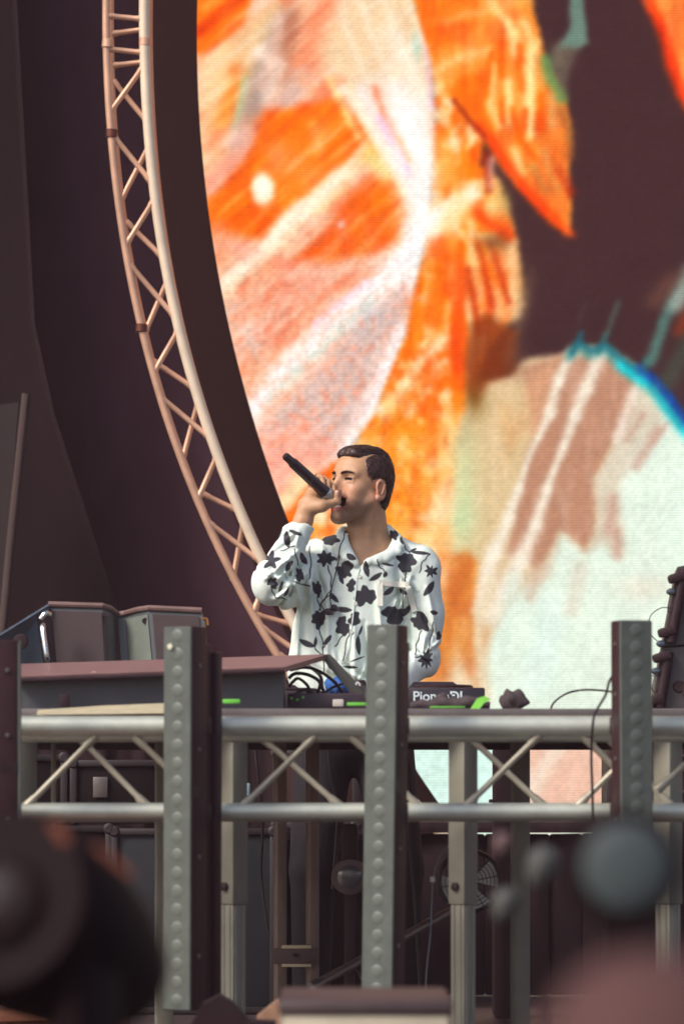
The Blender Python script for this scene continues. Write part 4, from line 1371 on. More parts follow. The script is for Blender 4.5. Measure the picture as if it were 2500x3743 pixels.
# head frame: turned to his right and lifted a little
YAW, PIT, ROL = math.radians(51), math.radians(6.5), math.radians(-2)
fw0 = np.array([-math.sin(YAW), -math.cos(YAW), 0]); lf0 = np.array([math.cos(YAW), -math.sin(YAW), 0]); up0 = np.array([0, 0, 1.0])
fw = fw0 * math.cos(PIT) + up0 * math.sin(PIT); up_ = up0 * math.cos(PIT) - fw0 * math.sin(PIT)
lf = lf0 * math.cos(ROL) + up_ * math.sin(ROL); up_ = up_ * math.cos(ROL) - lf0 * math.sin(ROL)
HO = wv3(1323, 1766, 12.0)
HR = np.stack([fw, lf, up_])                 # rows: forward, left, up


def hd(f, l, u):
    return HO + fw * f + lf * l + up_ * u


def head_solids(B):
    B.ell(hd(-0.008, 0, 0.027), (0.093, 0.0755, 0.083), HR, 0.02)
    B.ell(hd(0.026, 0, -0.030), (0.064, 0.064, 0.088), HR, 0.03)
    B.ell(hd(0.045, 0, 0.035), (0.046, 0.058, 0.045), HR, 0.02)          # forehead
    for s in (-1, 1):
        B.cap(hd(0.004, s * 0.058, -0.058), hd(0.070, s * 0.017, -0.118), 0.019, 0.018, 0.028)   # jaw
        B.ell(hd(0.056, s * 0.043, -0.034), (0.025, 0.021, 0.020), HR, 0.018)     # cheek bone
        B.ell(hd(0.060, s * 0.036, -0.066), (0.026, 0.022, 0.028), HR, 0.02)      # cheek
        B.cap(hd(0.082, s * 0.012, 0.020), hd(0.066, s * 0.046, 0.018), 0.011, 0.010, 0.014)  # brow
    B.ell(hd(0.078, 0, -0.118), (0.017, 0.021, 0.017), HR, 0.018)        # chin
    for s in (-1, 1):
        B.ell(hd(0.096, s * 0.033, 0.000), (0.020, 0.017, 0.010), HR, 0.010, 'sub')
        B.ell(hd(0.0705, s * 0.033, -0.002), (0.0135, 0.0165, 0.0125), HR, 0.006)
        B.cap(hd(0.0825, s * 0.020, 0.006), hd(0.0745, s * 0.048, 0.003), 0.0026, 0.0024, 0.005)
        B.cap(hd(0.079, s * 0.021, -0.011), hd(0.0735, s * 0.045, -0.011), 0.0030, 0.0028, 0.008)
        B.cap(hd(0.0865, s * 0.021, -0.0018), hd(0.0790, s * 0.046, -0.0026), 0.0026, 0.0022, 0.002, 'sub')
    B.cap(hd(0.086, 0, 0.012), hd(0.110, 0, -0.036), 0.0085, 0.0110, 0.012)   # nose
    B.cap(hd(0.080, 0, -0.010), hd(0.095, 0, -0.044), 0.014, 0.013, 0.010)
    for s in (-1, 1):
        B.ell(hd(0.097, s * 0.0125, -0.043), (0.010, 0.0075, 0.0075), HR, 0.006)
        B.ell(hd(0.100, s * 0.0065, -0.0515), (0.005, 0.0035, 0.003), HR, 0.002, 'sub')
    # mouth wide open in song
    B.ell(hd(0.080, 0, -0.058), (0.020, 0.028, 0.010), HR, 0.012)
    B.ell(hd(0.078, 0, -0.100), (0.019, 0.024, 0.011), HR, 0.012)
    B.ell(hd(0.088, 0, -0.0735), (0.046, 0.0355, 0.0205), HR, 0.004, 'sub')
    B.cap(hd(0.098, -0.010, -0.0525), hd(0.098, 0.010, -0.0525), 0.0046, 0.0046, 0.005)
    for s in (-1, 1):
        B.cap(hd(0.097, s * 0.010, -0.0525), hd(0.083, s * 0.0265, -0.0555), 0.0044, 0.0036, 0.003)
        B.cap(hd(0.083, s * 0.0265, -0.0555), hd(0.069, s * 0.0365, -0.0700), 0.0036, 0.0026, 0.003)
        B.cap(hd(0.090, s * 0.012, -0.0955), hd(0.080, s * 0.0275, -0.0905), 0.0056, 0.0044, 0.003)
        B.cap(hd(0.080, s * 0.0275, -0.0905), hd(0.069, s * 0.0365, -0.0730), 0.0044, 0.0026, 0.003)
        B.cap(hd(0.096, s * 0.024, -0.046), hd(0.074, s * 0.0450, -0.070), 0.0030, 0.0020, 0.010, 'sub')  # smile crease
    B.cap(hd(0.091, -0.012, -0.0965), hd(0.091, 0.012, -0.0965), 0.0062, 0.0062, 0.005)
    # ears
    for s in (-1, 1):
        th = math.radians(14)
        er = np.stack([fw * math.cos(th) - up_ * math.sin(th), lf * 1.0, up_ * math.cos(th) + fw * math.sin(th)])
        oc = hd(-0.014, s * 0.079, -0.020)
        B.ell(oc, (0.0185, 0.0085, 0.033), er, 0.006)
        B.ell(oc + lf * s * 0.0068 + fw * 0.003, (0.0122, 0.0085, 0.0235), er, 0.002, 'sub')
        B.cap(hd(-0.024, s * 0.0835, -0.004), hd(-0.016, s * 0.0835, -0.034), 0.0035, 0.003, 0.004)
        B.cap(hd(-0.004, s * 0.0785, -0.024), hd(-0.004, s * 0.0775, -0.032), 0.0040, 0.0035, 0.004)
        B.ell(hd(-0.009, s * 0.0785, -0.048), (0.010, 0.006, 0.009), HR, 0.005)


zf_ = float(wv3(0, 1990, 12)[2])
B = Field(span((-0.30, -0.135, 0.006), (-0.135, 0.175, 0.0022), (0.175, 0.36, 0.009)),
          span((11.55, 11.76, 0.007), (11.76, 12.10, 0.0025), (12.10, 12.30, 0.008)),
          span((0.02, 1.30, 0.012), (1.30, 1.47, 0.006), (1.47, 1.83, 0.0022), (1.83, 1.86, 0.006)))
head_solids(B)
# neck, throat and chest
nb = wv3(1356, 2010, 12.045)
B.cap(hd(-0.034, 0, -0.075), nb, 0.053, 0.060, 0.022)
B.cap(hd(0.008, 0, -0.100), wv3(1322, 2005, 12.0), 0.030, 0.034, 0.025)
B.cap(hd(0.010, 0.045, -0.075), wv3(1345, 2035, 11.985), 0.014, 0.012, 0.015)
B.cap(wv3(1275, 2030, 12.045), wv3(1440, 2030, 12.055), 0.050, 0.050, 0.04)
B.ell(wv3(1322, 2115, 12.03), (0.150, 0.096, 0.11), None, 0.04)
B.ell(wv3(1290, 2290, 12.045), (0.140, 0.088, 0.17), None, 0.05)
B.ell(wv3(1280, 2520, 12.06), (0.155, 0.10, 0.14), None, 0.05)
for sx, fx in ((-0.10, -0.12), (0.11, 0.15)):
    hip = np.array([0.03 + sx * 0.85, 12.06, 0.93])
    kn = np.array([0.03 + fx, 12.03, 0.50]); an = np.array([0.03 + fx * 1.05, 12.08, 0.10])
    B.cap(hip, kn, 0.080, 0.055, 0.03); B.cap(kn, an, 0.052, 0.036, 0.02)
    B.cap(an + [0, 0.02, -0.03], an + [fx * 0.2, -0.16, -0.055], 0.035, 0.028, 0.02)
# his left arm, hanging, forearm forward to the mixer
shL, elL, wrL = wv3(1536, 2085, 12.03), wv3(1540, 2400, 12.02), wv3(1390, 2535, 11.70)
B.cap(shL, elL, 0.040, 0.034, 0.03); B.cap(elL, wrL, 0.032, 0.025, 0.02)
hdv = (wrL - elL) / np.linalg.norm(wrL - elL)
pl = wrL + hdv * 0.05
B.cap(wrL, pl, 0.026, 0.028, 0.015)
for i, o in enumerate((-0.030, -0.010, 0.010, 0.030)):
    q0 = pl + np.array([o, 0.0, 0.0]) + hdv * 0.02; q1 = q0 + hdv * 0.04 + np.array([0, 0, -0.012]); q2 = q1 + hdv * 0.02 + np.array([0, 0, -0.02])
    B.cap(q0, q1, 0.010, 0.009, 0.006); B.cap(q1, q2, 0.009, 0.008, 0.004)
B.cap(pl + np.array([-0.02, 0, 0]), pl + np.array([-0.055, -0.03, -0.01]), 0.012, 0.009, 0.008)
# his right arm: elbow out, hand round the microphone
shR, elR, wrR = wv3(1150, 2070, 12.02), wv3(1000, 2135, 11.84), wv3(1108, 1905, 11.86)
B.cap(shR, elR, 0.040, 0.034, 0.03); B.cap(elR, wrR, 0.034, 0.026, 0.02)
H = lambda px, py, d: wv3(px - 7, py, d)
B.cap(wrR, H(1132, 1850, 11.875), 0.0265, 0.0285, 0.02)
B.cap(H(1132, 1850, 11.875), H(1152, 1812, 11.925), 0.028, 0.024, 0.015)
B.cap(H(1152, 1812, 11.925), H(1166, 1778, 11.945), 0.022, 0.016, 0.012)
B.cap(H(1126, 1862, 11.855), H(1186, 1850, 11.842), 0.0225, 0.0175, 0.014)     # thenar
B.cap(H(1142, 1830, 11.865), H(1180, 1846, 11.845), 0.020, 0.016, 0.012)
B.cap(H(1186, 1850, 11.842), H(1240, 1833, 11.860), 0.0155, 0.0112, 0.008)     # thumb
B.cap(H(1240, 1833, 11.860), H(1239, 1800, 11.852), 0.0108, 0.0080, 0.005)
for (k0, k1, k2, k3) in (((1168, 1782, 11.945), (1206, 1762, 11.935), (1224, 1776, 11.895), (1226, 1796, 11.868)),
                         ((1160, 1776, 11.945), (1190, 1750, 11.930), (1206, 1764, 11.885), (1206, 1788, 11.858)),
                         ((1150, 1778, 11.940), (1170, 1742, 11.922), (1184, 1750, 11.880), (1188, 1770, 11.850)),
                         ((1142, 1784, 11.930), (1152, 1752, 11.905), (1162, 1750, 11.870), (1166, 1762, 11.846))):
    a, b, c, d_ = H(*k0), H(*k1), H(*k2), H(*k3)
    B.cap(a, b, 0.0115, 0.0102, 0.006); B.cap(b, c, 0.0100, 0.0092, 0.0035); B.cap(c, d_, 0.0090, 0.0076, 0.003)
P_, Q_ = B.mesh()


def head_coords(P):
    d = P - HO
    return d @ fw, d @ lf, d @ up_


def ss(e0, e1, v):
    t = np.clip((v - e0) / (e1 - e0), 0, 1)
    return t * t * (3 - 2 * t)


def skin_cols(P):
    f, l, u = head_coords(P)
    al = np.abs(l)
    c = np.zeros((len(P), 3)) + np.array([188, 142, 106]) / 255.0
    c *= (1 + 0.07 * (vnoise(P[:, 0] * 90 + P[:, 1] * 60, P[:, 2] * 90, 5) - 0.5))[:, None]

    def mixc(col, a):
        a = np.clip(a, 0, 1)[:, None]
        c[:] = c * (1 - a) + np.array(col) / 255.0 * a
    head = ss(-0.20, -0.16, u) * (np.hypot(f, l) < 0.122)
    # ruddy cheeks, ears, nose
    mixc((206, 138, 112), 0.45 * head * np.exp(-((u + 0.035) / 0.03) ** 2 - ((al - 0.045) / 0.025) ** 2) * (f > 0.02))
    mixc((208, 140, 116), 0.5 * head * (al > 0.070) * (f < 0.02))
    mixc((204, 134, 110), 0.4 * head * np.exp(-((f - 0.11) / 0.02) ** 2 - ((u + 0.04) / 0.02) ** 2))
    # beard shadow
    jawy = -0.050 - 0.25 * np.clip(f - 0.03, 0, 0.1) * 0
    st = ss(-0.052, -0.078, u) * ss(-0.150, -0.128, u) * ss(-0.005, 0.02, f) * (np.hypot(f, l) < 0.112)
    st = np.maximum(st, 0.8 * ss(0.008, 0.002, np.abs(u + 0.052)) * (al < 0.03) * (f > 0.08) * (f < 0.115))
    grain = 0.8 + 0.4 * vnoise(P[:, 0] * 420, P[:, 2] * 420, 3)
    mixc((120, 90, 74), 0.68 * st * grain)
    # brows
    ub = 0.0150 + 0.0050 * (1 - ((al - 0.036) / 0.022) ** 2)
    eb = ss(0.0062, 0.0034, np.abs(u - ub) + 0.05 * np.clip(al - 0.040, 0, 1)) * ss(0.011, 0.016, al) * ss(0.058, 0.052, al) * (f > 0.045) * (f < 0.11)
    mixc((96, 66, 52), 0.7 * eb)
    # narrowed eyes
    ue = -0.0022 + 0.0018 * (1 - ((al - 0.033) / 0.014) ** 2)
    ey = ss(0.0056, 0.0034, np.abs(u - ue)) * ss(0.018, 0.0205, al) * ss(0.0485, 0.045, al) * (f > 0.05)
    mixc((44, 26, 22), 0.95 * ey)
    lid = ss(0.0025, 0.001, np.abs(u - ue - 0.0078)) * ss(0.018, 0.022, al) * ss(0.052, 0.046, al) * (f > 0.05)
    mixc((128, 84, 66), 0.7 * lid)
    bag = ss(0.0022, 0.0008, np.abs(u + 0.0135 - 0.10 * np.abs(al - 0.034))) * ss(0.018, 0.024, al) * ss(0.046, 0.040, al) * (f > 0.05)
    mixc((160, 110, 88), 0.4 * bag)
    # lips and mouth
    me_ = np.sqrt((l / 0.0395) ** 2 + ((u + 0.0740) / 0.0275) ** 2)
    lips = ss(1.06, 0.96, me_) * (f > 0.050) * (f < 0.112)
    mixc((178, 96, 84), 0.85 * lips)
    inm = np.maximum(ss(0.86, 0.76, me_) * ss(0.094, 0.086, f), ss(0.95, 0.9, me_) * ss(0.07, 0.06, f)) * (f > 0.0)
    mixc((66, 18, 18), 0.96 * inm)
    # nails
    for k3 in ((1206, 1788, 11.858), (1188, 1770, 11.850), (1239, 1800, 11.852), (1226, 1796, 11.868)):
        q = H(*k3) + np.array([0, -0.007, -0.001])
        r_ = np.linalg.norm(P - q, axis=1)
        mixc((226, 180, 160), 0.8 * ss(0.0062, 0.0045, r_))
    return srgb2lin(np.clip(c, 0, 1))


SKIN = vcol_mat('skin', 0.52, bump=0.10, bscale=500, sss=0.12, var=0.05, scale=120, spec=0.5)
person = empty('person', (0.05, 12.04, 0.0), 'man in white shirt with black flowers singing into a microphone', 'person')
me, c_ = np_mesh('body', P_, Q_, SKIN, skin_cols(P_))
link(bpy.data.objects.new('body', me), c_, person)
# brows and lashes lie on the skin
fB, lB, uB = head_coords(P_)


def face_pt(l, u, off):
    sel = (np.abs(lB - l) < 0.003) & (np.abs(uB - u) < 0.003) & (fB < 0.125) & (fB > 0)
    f = fB[sel].max() if sel.any() else 0.075
    return Vector(hd(f + off, l, u))


BROW = mat('brow_hair', S(46, 28, 24), 0.7, var=0.3, scale=300, spec=0.1)
for s_ in (-1, 1):
    bl = np.linspace(0.013, 0.053, 9)
    bu = 0.0150 + 0.0050 * (1 - ((bl - 0.036) / 0.022) ** 2)
    m = MB(); m.tube([face_pt(s_ * float(a_), float(b_), -0.0002) for a_, b_ in zip(bl, bu)], [0.0022, 0.0031, 0.0034, 0.0033, 0.0030, 0.0027, 0.0023, 0.0017, 0.0009], n=8); m.build('eyebrow', BROW, person)
    el_ = np.linspace(0.0205, 0.0465, 8)
    eu = -0.0010 + 0.0026 * (1 - ((el_ - 0.033) / 0.014) ** 2)
    m = MB(); m.tube([face_pt(s_ * float(a_), float(b_), 0.0003) for a_, b_ in zip(el_, eu)], [0.0008, 0.0014, 0.0019, 0.0021, 0.0021, 0.0019, 0.0015, 0.0008], n=6); m.build('eyelash', BROW, person)
# teeth
TEETH = mat('teeth', S(226, 216, 200), 0.3, var=0.05)
m = MB()
m.tube([Vector(hd(0.083 + 0.010 * math.cos(a), 0.019 * math.sin(a), -0.0880)) for a in np.linspace(-1.3, 1.3, 12)], 0.0032, n=8)
m.build('lower_teeth', TEETH, person)
m = MB()
m.tube([Vector(hd(0.087 + 0.009 * math.cos(a), 0.019 * math.sin(a), -0.0610)) for a in np.linspace(-1.3, 1.3, 12)], 0.0032, n=8)
m.build('upper_teeth', TEETH, person)

# ---- hair: short back and sides, swept top with a side parting
hp_lo, hp_hi = HO - 0.16, HO + 0.17
Hh = Field(span((hp_lo[0], hp_hi[0], 0.0021)), span((hp_lo[1], hp_hi[1], 0.0026)), span((HO[2] - 0.15, HO[2] + 0.165, 0.0021)))
Hh.ell(hd(-0.010, 0, 0.030), (0.0955, 0.0790, 0.0850), HR, 0.01)
Hh.ell(hd(-0.034, 0, -0.020), (0.066, 0.0655, 0.090), HR, 0.02)
Hh.cap(hd(0.052, -0.015, 0.083), hd(-0.040, -0.005, 0.083), 0.021, 0.025, 0.025, sq=(1, 1, 1))
Hh.cap(hd(0.054, 0.018, 0.081), hd(-0.040, 0.025, 0.078), 0.019, 0.024, 0.022)
Hh.cap(hd(0.060, -0.036, 0.077), hd(0.066, 0.030, 0.080), 0.014, 0.013, 0.02)
X = Hh.xs[:, None, None] - HO[0]; Y = Hh.ys[None, :, None] - HO[1]; Z = Hh.zs[None, None, :] - HO[2]
f_ = X * fw[0] + Y * fw[1] + Z * fw[2]; l_ = X * lf[0] + Y * lf[1] + Z * lf[2]; u_ = X * up_[0] + Y * up_[1] + Z * up_[2]
# hairline in side view
hl = [(0.115, 0.072), (0.068, 0.071), (0.050, 0.060), (0.043, 0.036), (0.044, 0.012), (0.036, -0.014), (0.026, -0.034), (0.018, -0.022), (0.012, 0.004), (-0.006, 0.016), (-0.030, 0.014), (-0.040, -0.010), (-0.038, -0.050), (-0.048, -0.085), (-0.060, -0.112), (-0.140, -0.118), (-0.140, 0.18), (0.115, 0.18)]
fj = f_ + 0.0022 * np.sin(u_ * 700 + l_ * 300); uj = u_ + 0.0020 * np.sin(l_ * 600) + 0.0018 * np.sin(f_ * 800)
dd = np.full(fj.shape, 1e3, np.float32); inn = np.zeros(fj.shape, bool)
for i in range(len(hl)):
    ax, ay = hl[i]; bx, by = hl[(i + 1) % len(hl)]
    ex, ey = bx - ax, by - ay
    t = np.clip(((fj - ax) * ex + (uj - ay) * ey) / (ex * ex + ey * ey), 0, 1)
    dd = np.minimum(dd, np.hypot(fj - ax - t * ex, uj - ay - t * ey))
    if ay != by:
        inn ^= ((ay > uj) != (by > uj)) & (fj < (bx - ax) * (uj - ay) / (by - ay) + ax)
sdp = np.where(inn, -dd, dd)
vv = Hh.v
# lock grooves: combed back on top, down and back at the sides
topw = np.clip((u_ - 0.055) / 0.03, 0, 1)
side_c = (f_ * 0.92 + u_ * 0.42)
u_b = np.broadcast_to(u_, f_.shape); l_b = np.broadcast_to(l_, f_.shape)
gr_side = (vnoise(side_c * 260, u_b * 25, 3) - 0.5) * 0.0030 + (vnoise(side_c * 600, u_b * 40, 4) - 0.5) * 0.0018
gr_top = (vnoise(l_b * 230 + f_ * 45, f_ * 25, 5) - 0.5) * 0.0040 + (vnoise(l_b * 560 + f_ * 90, f_ * 30, 6) - 0.5) * 0.0020
vv = vv + gr_side * (1 - topw) + gr_top * topw
# parting on his left
part = np.exp(-((l_ - 0.052 - 0.02 * (u_ - 0.08)) / 0.0045) ** 2) * (u_ > 0.05) * (f_ > -0.03)
vv = vv + 0.006 * part
k = 0.007
h = np.clip(0.5 - 0.5 * (vv - sdp) / k, 0, 1)
Hh.v = (vv * (1 - h) + sdp * h + k * h * (1 - h)).astype(np.float32)
Ph, Qh = Hh.mesh()
f2, l2, u2 = head_coords(Ph)
sc2 = f2 * 0.92 + u2 * 0.42
tw = np.clip((u2 - 0.055) / 0.03, 0, 1)
stv = vnoise(sc2 * 420, u2 * 30, 13) * (1 - tw) + vnoise(l2 * 400 + f2 * 70, f2 * 30, 15) * tw
stv = 0.65 * stv + 0.35 * vnoise(sc2 * 900, u2 * 60, 8)
hc = srgb2lin((np.array([[34, 20, 19]]) + (np.array([[104, 70, 58]]) - np.array([[34, 20, 19]])) * stv[:, None] ** 1.4) / 255.0)
HAIR = vcol_mat('hair', 0.34, bump=0.35, bscale=700, var=0.25, scale=300, spec=0.6)
me, c_ = np_mesh('hair', Ph, Qh, HAIR, hc)
link(bpy.data.objects.new('hair', me), c_, person)

# single strands combed over the hair, breaking its outline
from mathutils import kdtree
hn = np.zeros_like(Ph)
fa, fb, fc_, fd_ = [Ph[Qh[:, i]] for i in range(4)]
qn = np.cross(fc_ - fa, fd_ - fb)
for i in range(4):
    np.add.at(hn, Qh[:, i], qn)
hn /= np.linalg.norm(hn, axis=1)[:, None] + 1e-12
out_ = ((Ph - hd(-0.01, 0, 0.01)) * hn).sum(1) > 0
kd = kdtree.KDTree(len(Ph))
for i, p in enumerate(Ph):
    kd.insert(p, i)
kd.balance()
rs = np.random.RandomState(4)
pick = rs.choice(np.where(out_)[0], 2600, replace=False)
SV, SF, SCc = [], [], []
for pi in pick:
    p = Ph[pi].copy()
    f0, l0, u0 = [float(v[0]) for v in head_coords(p[None])]
    t_ = min(max((u0 - 0.055) / 0.03, 0), 1)
    back = -fw * 1.0 + lf * (0.25 if l0 < 0.05 else -0.1) * (1 - abs(l0) * 4)
    down = -fw * 0.55 - up_ * 0.85
    d_ = back * t_ + down * (1 - t_) + rs.randn(3) * 0.12
    d_ /= np.linalg.norm(d_)
    lift = 0.0006 + 0.0012 * rs.rand() + (0.003 * rs.rand() if rs.rand() < 0.06 else 0)
    chain = []
    for st_ in range(5):
        co, ix, _ = kd.find(p)
        nn = hn[ix]
        chain.append((np.array(co) + nn * (lift * (1 if st_ else 0.2)), nn))
        p = np.array(co) + (d_ - nn * (d_ @ nn)) * 0.0062
    b0 = len(SV)
    cv_ = srgb2lin((np.array([40, 24, 22]) + (np.array([128, 92, 76]) - np.array([40, 24, 22])) * rs.rand() ** 2.2) / 255.0)
    for k_, (q, nn) in enumerate(chain):
        sdv = np.cross(nn, d_); sdv /= np.linalg.norm(sdv) + 1e-9
        w_ = 0.0006 * (1.0 if k_ < 4 else 0.35)
        SV += [q - sdv * w_, q + nn * w_ * 0.9, q + sdv * w_]
        SCc += [cv_] * 3
    for k_ in range(4):
        a_, b_ = b0 + k_ * 3, b0 + k_ * 3 + 3
        SF += [(a_, a_ + 1, b_ + 1, b_), (a_ + 1, a_ + 2, b_ + 2, b_ + 1), (a_ + 2, a_, b_, b_ + 2)]
me, c_ = np_mesh('hair_strands', np.array(SV), np.array(SF), HAIR, np.array(SCc))
so = link(bpy.data.objects.new('hair_strands', me), c_, person)
so['kind'] = 'stuff'

# ---- shirt
T = Field(span((-0.30, 0.34, 0.0041)), span((11.62, 12.20, 0.0052)), span((1.00, 1.62, 0.0041)))
T.ell(wv3(1322, 2110, 12.03), (0.182, 0.112, 0.135), None, 0.03)
T.ell(wv3(1290, 2290, 12.035), (0.180, 0.122, 0.19), None, 0.06)
T.ell(wv3(1268, 2450, 12.03), (0.182, 0.130, 0.18), None, 0.06)
T.cap(wv3(1290, 2005, 12.05), wv3(1160, 2045, 12.03), 0.050, 0.062, 0.03)
T.cap(wv3(1405, 2000, 12.06), wv3(1525, 2065, 12.04), 0.050, 0.062, 0.03)
T.cap(wv3(1530, 2080, 12.03), wv3(1546, 2250, 12.03), 0.064, 0.063, 0.03)
T.cap(wv3(1546, 2250, 12.03), wv3(1542, 2410, 12.02), 0.063, 0.054, 0.02)
T.cap(wv3(1542, 2410, 12.02), wv3(1430, 2515, 11.75), 0.052, 0.044, 0.02)
# raised sleeve, baggy round the elbow
T.cap(wv3(1160, 2062, 12.02), wv3(1010, 2128, 11.85), 0.070, 0.066, 0.03)
T.ell(wv3(1000, 2130, 11.85), (0.066, 0.070, 0.068), None, 0.02)
T.cap(wv3(1000, 2110, 11.845), wv3(1080, 1965, 11.855), 0.060, 0.045, 0.02)
T.cap(wv3(1080, 1965, 11.855), wv3(1106, 1926, 11.86), 0.043, 0.036, 0.01)
T.cap(wv3(1040, 2185, 11.90), wv3(1100, 2170, 11.98), 0.035, 0.04, 0.03)
X = T.xs[:, None, None]; Y = T.ys[None, :, None]; Z = T.zs[None, None, :]
PX = 1250 + X / 12.0 * F; PY = HZ - (Z - ZC) / 12.0 * F
PX = np.broadcast_to(PX, T.v.shape); PY = np.broadcast_to(PY, T.v.shape)


def fold(x0, y0, x1, y1, w, amp):
    """one ridge (amp > 0) or crease of cloth along a line on the front"""
    ex, ey = x1 - x0, y1 - y0
    t = np.clip(((PX - x0) * ex + (PY - y0) * ey) / (ex * ex + ey * ey), 0, 1)
    d = np.hypot(PX - x0 - t * ex, PY - y0 - t * ey)
    return -2.4 * amp * np.exp(-(d / (w * 0.8)) ** 2) * np.sin(np.pi * np.clip(t * 0.9 + 0.05, 0, 1)) ** 0.5


frontm = np.clip((12.06 - Y) / 0.04, 0, 1)
dsp = np.zeros(T.v.shape, np.float32)
for a in ((1130, 2090, 1150, 2350, 13, .007), (1165, 2080, 1185, 2380, 11, -.006), (1200, 2120, 1195, 2460, 13, .006), (1240, 2200, 1235, 2500, 12, -.005), (1290, 2250, 1300, 2480, 16, .007), (1330, 2280, 1345, 2500, 12, -.006),
          (1380, 2150, 1400, 2420, 15, .006), (1450, 2050, 1470, 2300, 12, -.006), (1500, 2110, 1450, 2260, 10, .006), (1495, 2150, 1500, 2420, 9, -.004), (1560, 2150, 1590, 2300, 10, .005), (1530, 2230, 1590, 2330, 9, -.005), (1540, 2330, 1590, 2400, 9, .006), (1520, 2400, 1570, 2430, 8, -.005),
          (1110, 2060, 1000, 2180, 12, -.007), (1090, 2030, 975, 2130, 10, .007), (1110, 2110, 1020, 2200, 10, .006), (1070, 1990, 970, 2060, 9, -.005), (1095, 2080, 1060, 2190, 8, -.006), (1060, 2040, 1090, 2180, 7, .006),
          (1225, 2010, 1260, 2130, 10, -.004), (1180, 2000, 1210, 2090, 10, .005), (1180, 2400, 1330, 2500, 14, .007), (1230, 2420, 1360, 2490, 10, -.006), (1100, 2200, 1080, 2460, 12, .006), (1150, 2440, 1300, 2530, 12, -.005)):
    dsp += fold(*a)
rq = random.Random(11)
for (cx, cy, a0, a1, n_, rad) in ((1085, 2150, 120, 250, 9, 95), (1010, 2140, 200, 330, 6, 80), (1480, 2140, 60, 130, 7, 130), (1545, 2400, 200, 340, 7, 80), (1150, 2060, 60, 120, 6, 120), (1300, 2520, 190, 350, 12, 150), (1095, 1950, 60, 170, 5, 70), (1440, 2080, 20, 80, 5, 110)):
    for k_ in range(n_):
        th = math.radians(a0 + (a1 - a0) * (k_ + rq.random() * 0.7) / n_)
        r0, r1 = rad * (0.12 + 0.2 * rq.random()), rad * (0.7 + 0.5 * rq.random())
        dsp += fold(cx + r0 * math.cos(th), cy + r0 * math.sin(th), cx + r1 * math.cos(th + 0.12), cy + r1 * math.sin(th + 0.12), 8.5, (0.0032 if k_ % 2 else -0.0036))
dsp += 0.0036 * (np.sin(PX / 21 + 2 * np.sin(PY / 47)) * np.sin(PY / 60 + 1.5 * np.sin(PX / 40)))
T.v = T.v + dsp * np.maximum(frontm, 0.35)
# hem and open V neck
hem = HZ - PY
hem_y = 2540 + 14 * np.sin(PX / 38.0)
T.v = np.maximum(T.v, ((PY - hem_y) / F * 12.0).astype(np.float32))
vn = [(1262, 1900), (1262, 1950), (1284, 2015), (1314, 2076), (1345, 2052), (1430, 2006), (1452, 1975), (1440, 1900)]
dd = np.full(PX.shape[::2], 0.0) if False else None
px2 = PX[:, 0, :]; py2 = PY[:, 0, :]
d2 = np.full(px2.shape, 1e9); in2 = np.zeros(px2.shape, bool)
for i in range(len(vn)):
    ax, ay = vn[i]; bx, by = vn[(i + 1) % len(vn)]
    ex, ey = bx - ax, by - ay
    t = np.clip(((px2 - ax) * ex + (py2 - ay) * ey) / (ex * ex + ey * ey), 0, 1)
    d2 = np.minimum(d2, np.hypot(px2 - ax - t * ex, py2 - ay - t * ey))
    if ay != by:
        in2 ^= ((ay > py2) != (by > py2)) & (px2 < (bx - ax) * (py2 - ay) / (by - ay) + ax)
sd2 = (np.where(in2, -d2, d2) / F * 12.0).astype(np.float32)[:, None, :]
cutv = np.maximum(sd2, (Y - 12.10))
T.v = np.maximum(T.v, -cutv)
# cuff opening round the wrist
cuff_n = (wv3(1112, 1896, 11.862) - wv3(1085, 1955, 11.856)); cuff_n /= np.linalg.norm(cuff_n)
cp = wv3(1109, 1914, 11.86)
near = (np.abs(X - cp[0]) < 0.09) & (Z > cp[2] - 0.06)
pln = ((X - cp[0]) * cuff_n[0] + (Y - cp[1]) * cuff_n[1] + (Z - cp[2]) * cuff_n[2])
T.v = np.where(np.broadcast_to(near & (X < -0.06), T.v.shape), np.maximum(T.v, pln), T.v).astype(np.float32)
Pt, Qt = T.mesh()
Pt, Qt = subdivide(Pt, Qt)

# printed flowers, leaves and stems (positions on the cloth)
CR = lambda x, y: (850 + x / 1.8447, 1550 + y / 1.8447)
flowers = [(628, 915, 58, 7, .20, 1), (755, 990, 60, 9, .09, 1), (455, 1040, 46, 6, .13, .68), (572, 1120, 52, 6, .12, .62), (895, 1172, 72, 9, .12, 1), (585, 1318, 60, 7, .12, .9), (742, 1370, 66, 8, .10, .78), (1082, 1292, 74, 8, .11, 1),
           (820, 1325, 56, 7, .12, .7), (1168, 940, 66, 8, .20, 1.1), (1268, 1338, 66, 8, .13, .95), (1336, 995, 44, 7, .26, .9), (1300, 1590, 64, 9, .24, .75), (270, 945, 56, 5, .34, 1), (278, 1098, 40, 6, .2, .9), (1388, 1430, 36, 6, .25, .5), (800, 1100, 46, 7, .14, .7),
           (660, 775, 50, 6, .26, 1.3), (1090, 745, 40, 7, .2, .7)]
